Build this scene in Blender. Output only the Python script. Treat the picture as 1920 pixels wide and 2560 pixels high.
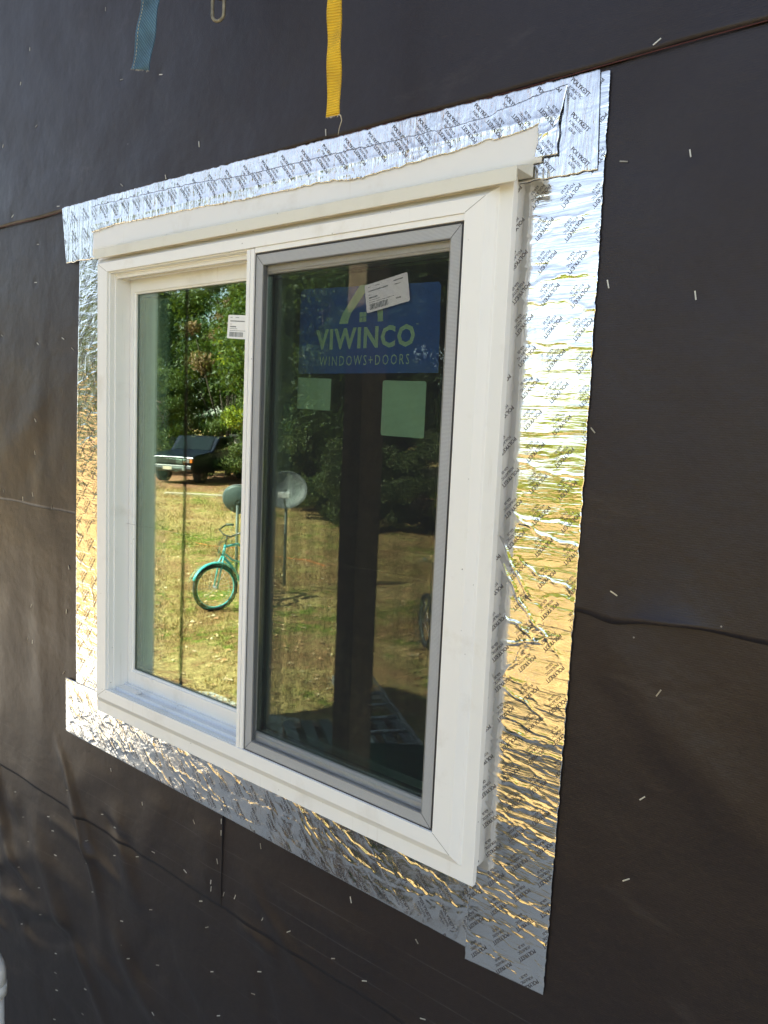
import bpy, math, random
import numpy as np
from mathutils import Vector, Matrix

random.seed(7); rng = np.random.default_rng(7)
for o in list(bpy.data.objects): bpy.data.objects.remove(o)
sc = bpy.context.scene
COL = sc.collection
R = math.radians

# ------------------------------------------------------------------ camera
cam = bpy.data.cameras.new('camera'); camo = bpy.data.objects.new('camera', cam); COL.objects.link(camo)
cr = Vector((0.78148188, 0.62243964, 0.04306934)); cu = Vector((-0.10130278, 0.05846763, 0.99313608)); cf = Vector((-0.6156491, 0.7804809, -0.10874626))
m = Matrix.Identity(4)
for i in range(3):
    m[i][0] = cr[i]; m[i][1] = cu[i]; m[i][2] = -cf[i]
m[0][3], m[1][3], m[2][3] = 1.76546505, -1.10323444, 0.75651016
camo.matrix_world = m
cam.sensor_fit = 'VERTICAL'; cam.sensor_height = 36; cam.sensor_width = 27; cam.lens = 1912.66 / 2560 * 36
cam.clip_start = .05; cam.clip_end = 600
sc.camera = camo

# ------------------------------------------------------------------ sky, sun, exposure
SUN_EL = 42.0; sdx, sdy = -0.486, 0.874
w = bpy.data.worlds.new('World'); sc.world = w; w.use_nodes = True
nt = w.node_tree; nt.nodes.clear()
sky = nt.nodes.new('ShaderNodeTexSky'); sky.sky_type = 'NISHITA'; sky.sun_disc = False
sky.sun_elevation = R(SUN_EL); sky.sun_rotation = math.atan2(sdx, sdy); sky.air_density = 1.0; sky.dust_density = 0.25; sky.ozone_density = 1.0
hs = nt.nodes.new('ShaderNodeHueSaturation'); hs.inputs['Saturation'].default_value = .62; nt.links.new(sky.outputs[0], hs.inputs['Color'])
bg = nt.nodes.new('ShaderNodeBackground'); bg.inputs[1].default_value = 0.063
ow = nt.nodes.new('ShaderNodeOutputWorld'); nt.links.new(hs.outputs[0], bg.inputs[0]); nt.links.new(bg.outputs[0], ow.inputs[0])
sl = bpy.data.lights.new('sun', 'SUN'); sl.energy = 4.7; sl.angle = R(.53); sl.color = (1, .95, .86)
so = bpy.data.objects.new('sun', sl); COL.objects.link(so)
sd = Vector((sdx * math.cos(R(SUN_EL)), sdy * math.cos(R(SUN_EL)), math.sin(R(SUN_EL))))
so.rotation_euler = sd.to_track_quat('Z', 'Y').to_euler()
sc.view_settings.view_transform = 'Standard'; sc.view_settings.look = 'None'
sc.view_settings.exposure = 2.52; sc.view_settings.gamma = 1
sc.cycles.max_bounces = 10; sc.cycles.transparent_max_bounces = 24; sc.cycles.glossy_bounces = 6

GZ = -1.893   # ground level; z = 0 is the bottom of the window trim, y = 0 the felted wall face, -y the yard

# ------------------------------------------------------------------ materials
def new_mat(name):
    mt = bpy.data.materials.new(name); mt.use_nodes = True
    n = mt.node_tree; b = n.nodes['Principled BSDF']
    return mt, n, b
def L(n, a, b): n.links.new(a, b)
def node(n, t, **k):
    x = n.nodes.new(t)
    for a, v in k.items(): setattr(x, a, v)
    return x
def tex(n, scale=1.0, detail=3, rough=.5, vec=None, stretch=None, dist=0):
    tc = node(n, 'ShaderNodeTexCoord'); src = tc.outputs['Object'] if vec is None else vec
    if stretch is not None:
        mp = node(n, 'ShaderNodeMapping'); mp.inputs['Scale'].default_value = stretch; L(n, src, mp.inputs[0]); src = mp.outputs[0]
    t = node(n, 'ShaderNodeTexNoise'); t.inputs['Scale'].default_value = scale; t.inputs['Detail'].default_value = detail
    t.inputs['Roughness'].default_value = rough; t.inputs['Distortion'].default_value = dist; L(n, src, t.inputs['Vector'])
    return t.outputs['Fac']
def ramp(n, fac, stops):
    r = node(n, 'ShaderNodeValToRGB'); e = r.color_ramp.elements
    while len(e) < len(stops): e.new(.5)
    for i, (p, c) in enumerate(stops):
        e[i].position = p; e[i].color = (*c, 1) if len(c) == 3 else c
    L(n, fac, r.inputs[0]); return r.outputs[0]
def mixc(n, fac, a, b, mode='MIX'):
    x = node(n, 'ShaderNodeMix', data_type='RGBA', blend_type=mode)
    for s, v in ((0, fac), (6, a), (7, b)):
        if hasattr(v, 'is_output'): L(n, v, x.inputs[s])
        else: x.inputs[s].default_value = v if s == 0 else (*v, 1)
    return x.outputs[2]
def bump(n, b, h, strength=.3, dist=.002, prev=None):
    x = node(n, 'ShaderNodeBump'); x.inputs['Strength'].default_value = strength; x.inputs['Distance'].default_value = dist
    L(n, h, x.inputs['Height'])
    if prev is not None: L(n, prev, x.inputs['Normal'])
    if b is not None: L(n, x.outputs[0], b.inputs['Normal'])
    return x.outputs[0]
def math_(n, op, a, b=None, c=None):
    x = node(n, 'ShaderNodeMath', operation=op)
    for i, v in enumerate((a, b, c)):
        if v is None: continue
        if hasattr(v, 'is_output'): L(n, v, x.inputs[i])
        else: x.inputs[i].default_value = v
    return x.outputs[0]
def simple(name, col, rough=.5, metal=0, var=.12, scale=30, bmp=0, bscale=200, spec=.5):
    mt, n, b = new_mat(name)
    f = tex(n, scale, 4)
    lo = tuple(c * (1 - var) for c in col); hi = tuple(min(1, c * (1 + var)) for c in col)
    L(n, ramp(n, f, [(.3, lo), (.7, hi)]), b.inputs['Base Color'])
    b.inputs['Roughness'].default_value = rough; b.inputs['Metallic'].default_value = metal
    b.inputs['Specular IOR Level'].default_value = spec
    if bmp: bump(n, b, tex(n, bscale, 3), bmp, .001)
    return mt

def mat_felt():
    mt, n, b = new_mat('black_felt')
    tc = node(n, 'ShaderNodeTexCoord'); sep = node(n, 'ShaderNodeSeparateXYZ'); L(n, tc.outputs['Object'], sep.inputs[0])
    big = tex(n, 2.2, 4); fine = tex(n, 90, 4, .6)
    c1 = ramp(n, big, [(.3, (.0058, .0043, .0050)), (.7, (.0090, .0070, .0083))])
    col = mixc(n, .35, c1, ramp(n, fine, [(.3, (.0045, .0038, .0043)), (.75, (.0150, .0130, .0150))]))
    # pale manufacturing lay-lines running along the roll
    wob = math_(n, 'MULTIPLY', math_(n, 'SUBTRACT', tex(n, 3.0, 2), .5), .012)
    zz = math_(n, 'ADD', sep.outputs[2], wob)
    acc = None
    for z in (1.67, 1.61, 1.565, 1.485, 1.345, 1.18, 1.11, .965, .905, .764, .693, .345, .27, .133, .108, .058, -.08, -.27, -.52, -.61):
        d = math_(n, 'ABSOLUTE', math_(n, 'SUBTRACT', zz, z))
        g = math_(n, 'LESS_THAN', d, .00085)
        acc = g if acc is None else math_(n, 'MAXIMUM', acc, g)
    brk = ramp(n, tex(n, 1.0, 5, .7, stretch=(6, 1, 40)), [(.42, (0, 0, 0)), (.62, (1, 1, 1))])
    lf = math_(n, 'MULTIPLY', math_(n, 'MULTIPLY', acc, brk), .32)
    col = mixc(n, lf, col, (.12, .11, .115))
    sc_ = ramp(n, tex(n, 1, 6, .75, stretch=(3, 3, 11), dist=.8), [(.60, (0, 0, 0)), (.80, (.20, .20, .20))])
    col = mixc(n, sc_, col, (.11, .095, .085))
    # lint specks and dust
    vo = node(n, 'ShaderNodeTexVoronoi'); vo.inputs['Scale'].default_value = 26; L(n, tc.outputs['Object'], vo.inputs[0])
    spk = math_(n, 'LESS_THAN', vo.outputs['Distance'], .035)
    keep = math_(n, 'GREATER_THAN', tex(n, 9, 2), .60)
    col = mixc(n, math_(n, 'MULTIPLY', math_(n, 'MULTIPLY', spk, keep), .6), col, (.35, .33, .30))
    L(n, col, b.inputs['Base Color'])
    L(n, ramp(n, tex(n, 5, 3), [(.3, (.41,) * 3), (.7, (.51,) * 3)]), b.inputs['Roughness'])
    b.inputs['Specular IOR Level'].default_value = .5; b.inputs['Specular Tint'].default_value = (1, .90, .95, 1)
    rib = node(n, 'ShaderNodeTexWave', wave_type='BANDS', bands_direction='Z'); rib.inputs['Scale'].default_value = 95
    rib.inputs['Distortion'].default_value = 4; rib.inputs['Detail'].default_value = 3; rib.inputs['Detail Scale'].default_value = 2.5; L(n, tc.outputs['Object'], rib.inputs[0])
    p = bump(n, None, rib.outputs['Fac'], .07, .0012)
    p = bump(n, None, fine, .35, .0012, p)
    p = bump(n, None, tex(n, 320, 3, .7), .5, .0006, p)
    bump(n, b, tex(n, 7, 3), .6, .010, p)
    return mt

def mat_foil(name, stretch, amt, rough=.13, crumple=.25):
    mt, n, b = new_mat(name)
    b.inputs['Metallic'].default_value = 1
    L(n, ramp(n, tex(n, 12, 3), [(.3, (.70, .70, .70)), (.7, (.80, .80, .80))]), b.inputs['Base Color'])
    L(n, ramp(n, tex(n, 18, 3), [(.3, (rough * .7,) * 3), (.7, (rough * 1.5,) * 3)]), b.inputs['Roughness'])
    p = bump(n, None, tex(n, 1, 4, .55, stretch=stretch, dist=.4), amt, .004)
    p = bump(n, None, tex(n, 26, 2, .5, dist=1.0), crumple, .0025, p)
    bump(n, b, tex(n, 160, 2), .10, .0006, p)
    return mt

def mat_glass(name, tint, refl):
    mt = bpy.data.materials.new(name); mt.use_nodes = True; n = mt.node_tree; n.nodes.clear()
    tr = node(n, 'ShaderNodeBsdfTransparent'); tr.inputs[0].default_value = (*tint, 1)
    gl = node(n, 'ShaderNodeBsdfGlossy'); gl.inputs['Roughness'].default_value = 0.0
    gl.inputs[0].default_value = (.95, 1, .95, 1)
    fr = node(n, 'ShaderNodeFresnel'); fr.inputs[0].default_value = 1.45
    f = math_(n, 'MINIMUM', math_(n, 'MULTIPLY_ADD', fr.outputs[0], .5, refl), 1.0)
    mx = node(n, 'ShaderNodeMixShader'); L(n, f, mx.inputs[0]); L(n, tr.outputs[0], mx.inputs[1]); L(n, gl.outputs[0], mx.inputs[2])
    # very slight waviness of float glass
    nz = tex(n, 3, 1); bp = node(n, 'ShaderNodeBump'); bp.inputs['Strength'].default_value = .02; bp.inputs['Distance'].default_value = .004; L(n, nz, bp.inputs['Height']); L(n, bp.outputs[0], gl.inputs['Normal'])
    o = node(n, 'ShaderNodeOutputMaterial'); L(n, mx.outputs[0], o.inputs[0]); return mt

def mat_mesh():
    mt = bpy.data.materials.new('insect_mesh'); mt.use_nodes = True; n = mt.node_tree; n.nodes.clear()
    tr = node(n, 'ShaderNodeBsdfTransparent'); df = node(n, 'ShaderNodeBsdfDiffuse'); df.inputs[0].default_value = (.035, .037, .040, 1)
    tc = node(n, 'ShaderNodeTexCoord'); sep = node(n, 'ShaderNodeSeparateXYZ'); L(n, tc.outputs['Object'], sep.inputs[0])
    def th(o):
        s = math_(n, 'FRACT', math_(n, 'MULTIPLY', o, 1 / .0019))
        return math_(n, 'LESS_THAN', s, .17)
    a = math_(n, 'MAXIMUM', th(sep.outputs[0]), th(sep.outputs[2]))
    mx = node(n, 'ShaderNodeMixShader'); L(n, a, mx.inputs[0]); L(n, tr.outputs[0], mx.inputs[1]); L(n, df.outputs[0], mx.inputs[2])
    o = node(n, 'ShaderNodeOutputMaterial'); L(n, mx.outputs[0], o.inputs[0]); return mt

def mat_screenframe():
    mt, n, b = new_mat('screen_cloth_over_frame')
    tc = node(n, 'ShaderNodeTexCoord'); sep = node(n, 'ShaderNodeSeparateXYZ'); L(n, tc.outputs['Object'], sep.inputs[0])
    def th(o): return math_(n, 'LESS_THAN', math_(n, 'FRACT', math_(n, 'MULTIPLY', o, 1 / .0021)), .38)
    a = math_(n, 'MAXIMUM', th(sep.outputs[0]), th(sep.outputs[2]))
    L(n, mixc(n, a, (.50, .505, .51), (.25, .255, .265)), b.inputs['Base Color']); b.inputs['Roughness'].default_value = .6
    bump(n, b, a, .3, .0006); return mt

def mat_vinyl(name, base, dirt=(.42, .36, .27), rough=.34):
    mt, n, b = new_mat(name)
    v = ramp(n, tex(n, 2.5, 3), [(.3, tuple(c * .965 for c in base)), (.7, base)])
    d = ramp(n, tex(n, 9, 6, .65), [(.56, (0, 0, 0)), (.78, (.32, .32, .32))])
    sm = ramp(n, tex(n, 1, 5, .7, stretch=(60, 60, 4)), [(.62, (0, 0, 0)), (.76, (.22, .22, .22))])
    f = math_(n, 'MAXIMUM', d, sm)
    tcv = node(n, 'ShaderNodeTexCoord'); vo = node(n, 'ShaderNodeTexVoronoi'); vo.inputs['Scale'].default_value = 55; L(n, tcv.outputs['Object'], vo.inputs[0])
    sp = math_(n, 'MULTIPLY', math_(n, 'LESS_THAN', vo.outputs['Distance'], .07), math_(n, 'GREATER_THAN', tex(n, 14, 2), .60))
    L(n, mixc(n, math_(n, 'MULTIPLY', sp, .75), mixc(n, f, v, dirt), (.10, .09, .08)), b.inputs['Base Color'])
    L(n, ramp(n, tex(n, 30, 3), [(.3, (rough * .85,) * 3), (.7, (rough * 1.25,) * 3)]), b.inputs['Roughness'])
    bump(n, b, tex(n, 6, 2), .06, .004)
    return mt

def ground_mix(n):
    a = tex(n, .75, 5, .62); g2 = tex(n, 5.5, 5, .7); g3 = tex(n, 24, 5, .75)
    straw = ramp(n, g3, [(.32, (.18, .12, .05)), (.5, (.48, .34, .135)), (.68, (.76, .58, .26))])
    green = ramp(n, g3, [(.32, (.06, .085, .012)), (.52, (.20, .25, .035)), (.72, (.36, .40, .07))])
    litter = ramp(n, tex(n, 45, 3, .7), [(.3, (.18, .085, .04)), (.7, (.54, .31, .145))])
    s = math_(n, 'ADD', math_(n, 'MULTIPLY', a, .6), math_(n, 'MULTIPLY', g2, .5))
    c = mixc(n, ramp(n, s, [(.56, (0, 0, 0)), (.63, (1, 1, 1))]), straw, green)
    lt = math_(n, 'ADD', math_(n, 'MULTIPLY', tex(n, .9, 4, .6, dist=.5), .65), math_(n, 'MULTIPLY', tex(n, 7, 4), .4))
    return mixc(n, ramp(n, lt, [(.49, (0, 0, 0)), (.60, (.85, .85, .85))]), c, litter)
def mat_ground():
    mt, n, b = new_mat('patchy_lawn_soil'); L(n, ground_mix(n), b.inputs['Base Color']); b.inputs['Roughness'].default_value = .95
    b.inputs['Specular IOR Level'].default_value = .1
    bump(n, b, tex(n, 22, 5, .7), 1.0, .05); return mt
def mat_blades():
    mt, n, b = new_mat('grass_blades'); c = ground_mix(n)
    L(n, mixc(n, .3, c, (.34, .27, .09)), b.inputs['Base Color']); b.inputs['Roughness'].default_value = .6; b.inputs['Specular IOR Level'].default_value = .2
    return mt
def mat_leaf(name, dark, light, scale=.6):
    mt = bpy.data.materials.new(name); mt.use_nodes = True; n = mt.node_tree; n.nodes.clear()
    f = math_(n, 'ADD', math_(n, 'MULTIPLY', tex(n, scale, 3), .6), math_(n, 'MULTIPLY', tex(n, 5, 2), .4))
    c = ramp(n, f, [(.36, dark), (.62, light)])
    df = node(n, 'ShaderNodeBsdfPrincipled'); df.inputs['Roughness'].default_value = .5; df.inputs['Specular IOR Level'].default_value = .35; L(n, c, df.inputs['Base Color'])
    tl = node(n, 'ShaderNodeBsdfTranslucent'); L(n, mixc(n, .5, c, (.25, .32, .03)), tl.inputs[0])
    mx = node(n, 'ShaderNodeMixShader'); mx.inputs[0].default_value = .3; L(n, df.outputs[0], mx.inputs[1]); L(n, tl.outputs[0], mx.inputs[2])
    o = node(n, 'ShaderNodeOutputMaterial'); L(n, mx.outputs[0], o.inputs[0]); return mt

M = dict(
    felt=mat_felt(), vinyl=mat_vinyl('white_vinyl', (.82, .81, .79)), vinyl_cream=mat_vinyl('almond_drip_cap', (.68, .66, .58)),
    flashing=mat_vinyl('vinyl_flashing', (.74, .735, .73)), sill=mat_vinyl('sky_tinted_vinyl', (.76, .78, .80)),  # sill colour carries the blue tint of the sky
    foil_side=mat_foil('foil_side', (6, 28, 56), .40, .11, .22), foil_top=mat_foil('foil_top', (85, 40, 8), 1.0, .13, .55),
    foil_crumple=mat_foil('foil_crumpled', (26, 26, 26), .5, .15, .4),
    foil_left=mat_foil('foil_left', (14, 30, 44), .6, .12, .5),
    ink=simple('printed_ink', (.10, .09, .09), .35, .45), dark=simple('black_gasket', (.012, .010, .012), .6),
    glass=mat_glass('pane_glass', (.86, .93, .88), .042), glass_in=mat_glass('inner_pane_glass', (.86, .93, .88), .008),
    mesh=mat_mesh(), sframe=mat_screenframe(), blue=simple('blue_film', (.008, .085, .42), .4, var=.05), mint=simple('clear_film_backing', (.44, .58, .44), .5, var=.04),
    paper=simple('label_paper', (.80, .80, .80), .6, var=.02), seam=simple('seam_shadow_grey', (.22, .21, .19), .7), sheath=simple('sheathing_board', (.28, .17, .09), .8),
    red=simple('red_edge_line', (.06, .012, .012), .7), staple=simple('staple_wire', (.55, .53, .47), .4, .35, var=.3),
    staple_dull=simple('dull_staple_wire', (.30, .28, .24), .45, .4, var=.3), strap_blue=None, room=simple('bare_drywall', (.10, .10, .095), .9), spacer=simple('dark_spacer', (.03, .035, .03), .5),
    pvc=simple('pvc', (.78, .77, .72), .35), chain=simple('rusty_galvanised', (.20, .18, .13), .55, .5, var=.35, scale=120, bmp=.3, bscale=400),
    rope=simple('dark_red_rope', (.05, .012, .012), .8, bmp=.8, bscale=220), post=simple('weathered_timber', (.24, .145, .09), .8, var=.35, scale=14, bmp=.5, bscale=60),
    soffit=simple('roof_board', (.30, .28, .25), .8), shingle=simple('shingle', (.07, .065, .06), .9), ground=mat_ground(), blades=mat_blades(),
    leafA=mat_leaf('leaf_mid', (.014, .032, .006), (.09, .135, .02)), leafB=mat_leaf('leaf_dark', (.008, .022, .005), (.05, .085, .014)),
    leafC=mat_leaf('leaf_yellow', (.12, .17, .012), (.50, .52, .035)), leafD=mat_leaf('leaf_olive', (.04, .06, .018), (.14, .17, .06)),
    leafR=mat_leaf('leaf_rusty', (.10, .05, .03), (.30, .19, .10)), bark=simple('bark', (.07, .05, .038), .9, var=.4, scale=8, bmp=.8, bscale=25),
    navy=simple('truck_paint', (.010, .014, .028), .25, .2), chrome=simple('chrome', (.085, .085, .085), .35, .9), lamp=simple('shaded_lamp_lens', (.28, .29, .28), .15), amber=simple('amber_lens', (.55, .16, .02), .25),  # chrome and lamp lens darkened in place of tree shade on the truck
    tyre=simple('tyre_rubber', (.02, .02, .02), .85), black=simple('black_plastic', (.015, .015, .016), .5), winglass=simple('truck_glass', (.01, .014, .016), .05),
    teal=simple('turquoise_paint', (.10, .50, .50), .3), alu=simple('aluminium', (.55, .56, .58), .35, .8), dish=simple('dish_grey', (.20, .21, .215), .45), dishback=simple('dish_back', (.05, .07, .07), .5),
    green=simple('green_paint', (.008, .10, .055), .4), shed=simple('shed_siding', (.42, .36, .28), .7), clay=simple('clay_and_leaves', (.30, .14, .07), .95, var=.45, scale=6, bmp=.8, bscale=20),
    plank=simple('pale_plank', (.55, .47, .36), .7), orange=simple('orange_cord', (.75, .20, .04), .5), mastm=simple('galvanised_mast', (.09, .11, .10), .5), gravel=simple('added_gravel', (.50, .475, .41), .95, var=.5, scale=45, bmp=.9, bscale=60),
    gripm=simple('grey_grip', (.12, .14, .14), .6),
)
def mat_strap(name, c1, c2, per, dirn, soil):
    mt, n, b = new_mat(name)
    tc = node(n, 'ShaderNodeTexCoord'); wv = node(n, 'ShaderNodeTexWave', wave_type='BANDS', bands_direction=dirn); wv.inputs['Scale'].default_value = per; L(n, tc.outputs['Object'], wv.inputs[0])
    wv.inputs['Distortion'].default_value = .6
    c = mixc(n, wv.outputs['Fac'], c1, c2)
    c = mixc(n, ramp(n, tex(n, 16, 4), [(.42, (0, 0, 0)), (.7, (.75, .75, .75))]), c, soil)
    L(n, c, b.inputs['Base Color']); b.inputs['Roughness'].default_value = .75
    bump(n, b, wv.outputs['Fac'], .7, .0015); return mt
M['strap_blue'] = mat_strap('blue_webbing', (.035, .10, .17), (.09, .20, .30), 90, 'DIAGONAL', (.02, .04, .06))
M['strap_yellow'] = mat_strap('yellow_webbing', (.62, .36, .008), (.78, .50, .02), 75, 'Z', (.40, .24, .02))
M['fray'] = simple('frayed_thread', (.45, .40, .30), .9)

# ------------------------------------------------------------------ object helpers
def link(name, me, mat, parent=None, base=(0, 0, 0)):
    o = bpy.data.objects.new(name, me); COL.objects.link(o)
    if mat is not None: me.materials.append(mat)
    if parent is not None: o.parent = parent
    return o
def rootloc(p):
    v = Vector((0, 0, 0))
    while p is not None: v += p.location; p = p.parent
    return v
def mesh_np(name, V, F, mat, parent=None, smooth=False):
    """V (n,3) world coords; F (m,k) constant-size faces or list."""
    V = np.asarray(V, dtype=np.float32)
    if parent is not None: V = V - np.array(rootloc(parent), dtype=np.float32)
    me = bpy.data.meshes.new(name)
    if isinstance(F, np.ndarray):
        me.vertices.add(len(V)); me.vertices.foreach_set('co', V.ravel())
        k = F.shape[1]; me.loops.add(F.size); me.loops.foreach_set('vertex_index', F.ravel().astype(np.int32))
        me.polygons.add(len(F)); me.polygons.foreach_set('loop_start', np.arange(0, F.size, k, dtype=np.int32)); me.polygons.foreach_set('loop_total', np.full(len(F), k, dtype=np.int32))
        me.update(calc_edges=True)
    else:
        me.from_pydata([tuple(v) for v in V.tolist()], [], F); me.update()
    me.polygons.foreach_set('use_smooth', [smooth] * len(me.polygons))
    return link(name, me, mat, parent)
def thing(name, label, cat, loc=(0, 0, 0), group=None):
    o = bpy.data.objects.new(name, None); COL.objects.link(o); o.location = loc; o['label'] = label; o['category'] = cat
    if group: o['group'] = group
    o.empty_display_size = .1
    bpy.context.view_layer.update(); return o
def tag(o, label, cat, group=None, kind=None):
    if label: o['label'] = label
    if cat: o['category'] = cat
    if group: o['group'] = group
    if kind: o['kind'] = kind
    return o
class MB:
    def __init__(s): s.v = []; s.f = []
    def box(s, x0, x1, y0, y1, z0, z1, mtx=None):
        b = len(s.v); P = [(x0, y0, z0), (x1, y0, z0), (x1, y1, z0), (x0, y1, z0), (x0, y0, z1), (x1, y0, z1), (x1, y1, z1), (x0, y1, z1)]
        if mtx is not None: P = [tuple(mtx @ Vector(p)) for p in P]
        s.v += P; s.f += [tuple(b + i for i in q) for q in ((0, 3, 2, 1), (4, 5, 6, 7), (0, 1, 5, 4), (1, 2, 6, 5), (2, 3, 7, 6), (3, 0, 4, 7))]; return s
    def prism(s, pts, y0, y1):   # pts (x,z) polygon extruded in y
        b = len(s.v); k = len(pts); s.v += [(x, y0, z) for x, z in pts] + [(x, y1, z) for x, z in pts]
        s.f += [tuple(b + i for i in range(k)), tuple(b + k + i for i in reversed(range(k)))] + [(b + i, b + k + i, b + k + (i + 1) % k, b + (i + 1) % k) for i in range(k)]; return s
    def extr(s, pts, x0, x1):    # pts (y,z) extruded in x
        b = len(s.v); k = len(pts); s.v += [(x0, y, z) for y, z in pts] + [(x1, y, z) for y, z in pts]
        s.f += [tuple(b + i for i in range(k)), tuple(b + k + i for i in reversed(range(k)))] + [(b + i, b + k + i, b + k + (i + 1) % k, b + (i + 1) % k) for i in range(k)]; return s
    def tube(s, pts, r, n=8, closed=False, cap=True):
        P = [Vector(p) for p in pts]; k = len(P); b = len(s.v); rr = r if hasattr(r, '__len__') else [r] * k
        up = None
        for i, p in enumerate(P):
            if closed: d = (P[(i + 1) % k] - P[i - 1])
            else: d = P[min(i + 1, k - 1)] - P[max(i - 1, 0)]
            d.normalize()
            if up is None:
                up = Vector((0, 0, 1)) if abs(d.z) < .9 else Vector((1, 0, 0))
            a = d.cross(up).normalized(); c = a.cross(d).normalized(); up = c
            for j in range(n):
                t = 2 * math.pi * j / n; s.v.append(tuple(p + (a * math.cos(t) + c * math.sin(t)) * rr[i]))
        for i in range(k if closed else k - 1):
            i2 = (i + 1) % k
            for j in range(n): s.f.append((b + i * n + j, b + i * n + (j + 1) % n, b + i2 * n + (j + 1) % n, b + i2 * n + j))
        if cap and not closed: s.f += [tuple(b + j for j in reversed(range(n))), tuple(b + (k - 1) * n + j for j in range(n))]
        return s
    def ring(s, rects):          # rects (x0,z0,x1,z1,y) connected one after the other
        b = len(s.v)
        for x0, z0, x1, z1, y in rects: s.v += [(x0, y, z0), (x1, y, z0), (x1, y, z1), (x0, y, z1)]
        for i in range(len(rects) - 1):
            for j in range(4): s.f.append((b + i * 4 + j, b + i * 4 + (j + 1) % 4, b + i * 4 + 4 + (j + 1) % 4, b + i * 4 + 4 + j))
        return s
    def build(s, name, mat, parent=None, smooth=False, bevel=0):
        o = mesh_np(name, np.array(s.v), [tuple(f) for f in s.f], mat, parent, smooth)
        if bevel:
            md = o.modifiers.new('bevel', 'BEVEL'); md.width = bevel; md.segments = 2; md.limit_method = 'ANGLE'; md.angle_limit = R(25)
        return o

# ------------------------------------------------------------------ lettering
_tc = {}
def glyphs(body, bold=0.0, tight=1.0):
    key = (body, bold, tight)
    if key in _tc: return _tc[key]
    cu_ = bpy.data.curves.new('lettering', 'FONT'); cu_.body = body; cu_.size = 1; cu_.resolution_u = 2; cu_.offset = bold; cu_.space_character = tight
    o = bpy.data.objects.new('lettering', cu_); COL.objects.link(o)
    bpy.context.view_layer.update(); dg = bpy.context.evaluated_depsgraph_get(); me = bpy.data.meshes.new_from_object(o.evaluated_get(dg))
    V = np.array([v.co[:2] for v in me.vertices]); F = []
    for p in me.polygons:
        q = list(p.vertices)
        for i in range(1, len(q) - 1): F.append((q[0], q[i], q[i + 1]))
    bpy.data.objects.remove(o); bpy.data.meshes.remove(me)
    mn, mx = V.min(0), V.max(0)
    V = (V - [mn[0], mn[1]]); V = V / [mx[0] - mn[0], mx[1] - mn[1]]
    _tc[key] = (V, np.array(F)); return _tc[key]
def text_flat(parts, x0, z0, wdt, hgt, body, bold=0, ang=0, tight=1.0):
    """append lettering filling the box with lower-left (x0,z0), width wdt, height hgt, turned by ang degrees"""
    V, F = glyphs(body, bold, tight); P = V * [wdt, hgt]; c, s_ = math.cos(R(ang)), math.sin(R(ang))
    Q = np.stack([x0 + P[:, 0] * c - P[:, 1] * s_, z0 + P[:, 0] * s_ + P[:, 1] * c], 1); parts.append((Q, F))
def text_build(parts, yfun, name, mat, parent, keep=None):
    Vs = []; Fs = []; b = 0
    for Q, F in parts:
        if keep is not None:
            cen = Q[F].mean(1); F = F[keep(cen[:, 0], cen[:, 1])]
        if len(F) == 0: continue
        Vs.append(Q); Fs.append(F + b); b += len(Q)
    Q = np.concatenate(Vs); F = np.concatenate(Fs); y = yfun(Q[:, 0], Q[:, 1])
    V = np.stack([Q[:, 0], y, Q[:, 1]], 1)
    return mesh_np(name, V, F, mat, parent)

# ------------------------------------------------------------------ the house wall
house = thing('house', 'small house under construction, its wall wrapped in stapled black felt paper', 'house', (0, 0, GZ))
HX0, HX1, HZ = -5.2, 7.0, 2.85
OX0, OX1, OZ0, OZ1 = .03, 1.115, .03, 1.13         # rough opening
wb = MB()
wb.box(HX0, OX0, .012, .12, GZ, HZ).box(OX1, HX1, .012, .12, GZ, HZ).box(OX0, OX1, .012, .12, GZ, OZ0).box(OX0, OX1, .012, .12, OZ1, HZ)
wb.box(HX0, HX0 + .1, .12, 6, GZ, HZ).box(HX1 - .1, HX1, .12, 6, GZ, HZ).box(HX0, HX1, 6, 6.1, GZ, HZ)
wb.build('wall', M['sheath'], house)
MB().box(HX0 - .3, HX1 + .3, -.3, 6.4, HZ, HZ + .14).build('roof', M['soffit'], house)
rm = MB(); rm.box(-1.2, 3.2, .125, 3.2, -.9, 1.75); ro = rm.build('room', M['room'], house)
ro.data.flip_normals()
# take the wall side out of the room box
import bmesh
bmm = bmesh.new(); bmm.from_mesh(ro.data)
bmesh.ops.delete(bmm, geom=[f for f in bmm.faces if f.calc_center_median().y < .2], context='FACES'); bmm.to_mesh(ro.data); bmm.free()

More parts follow.
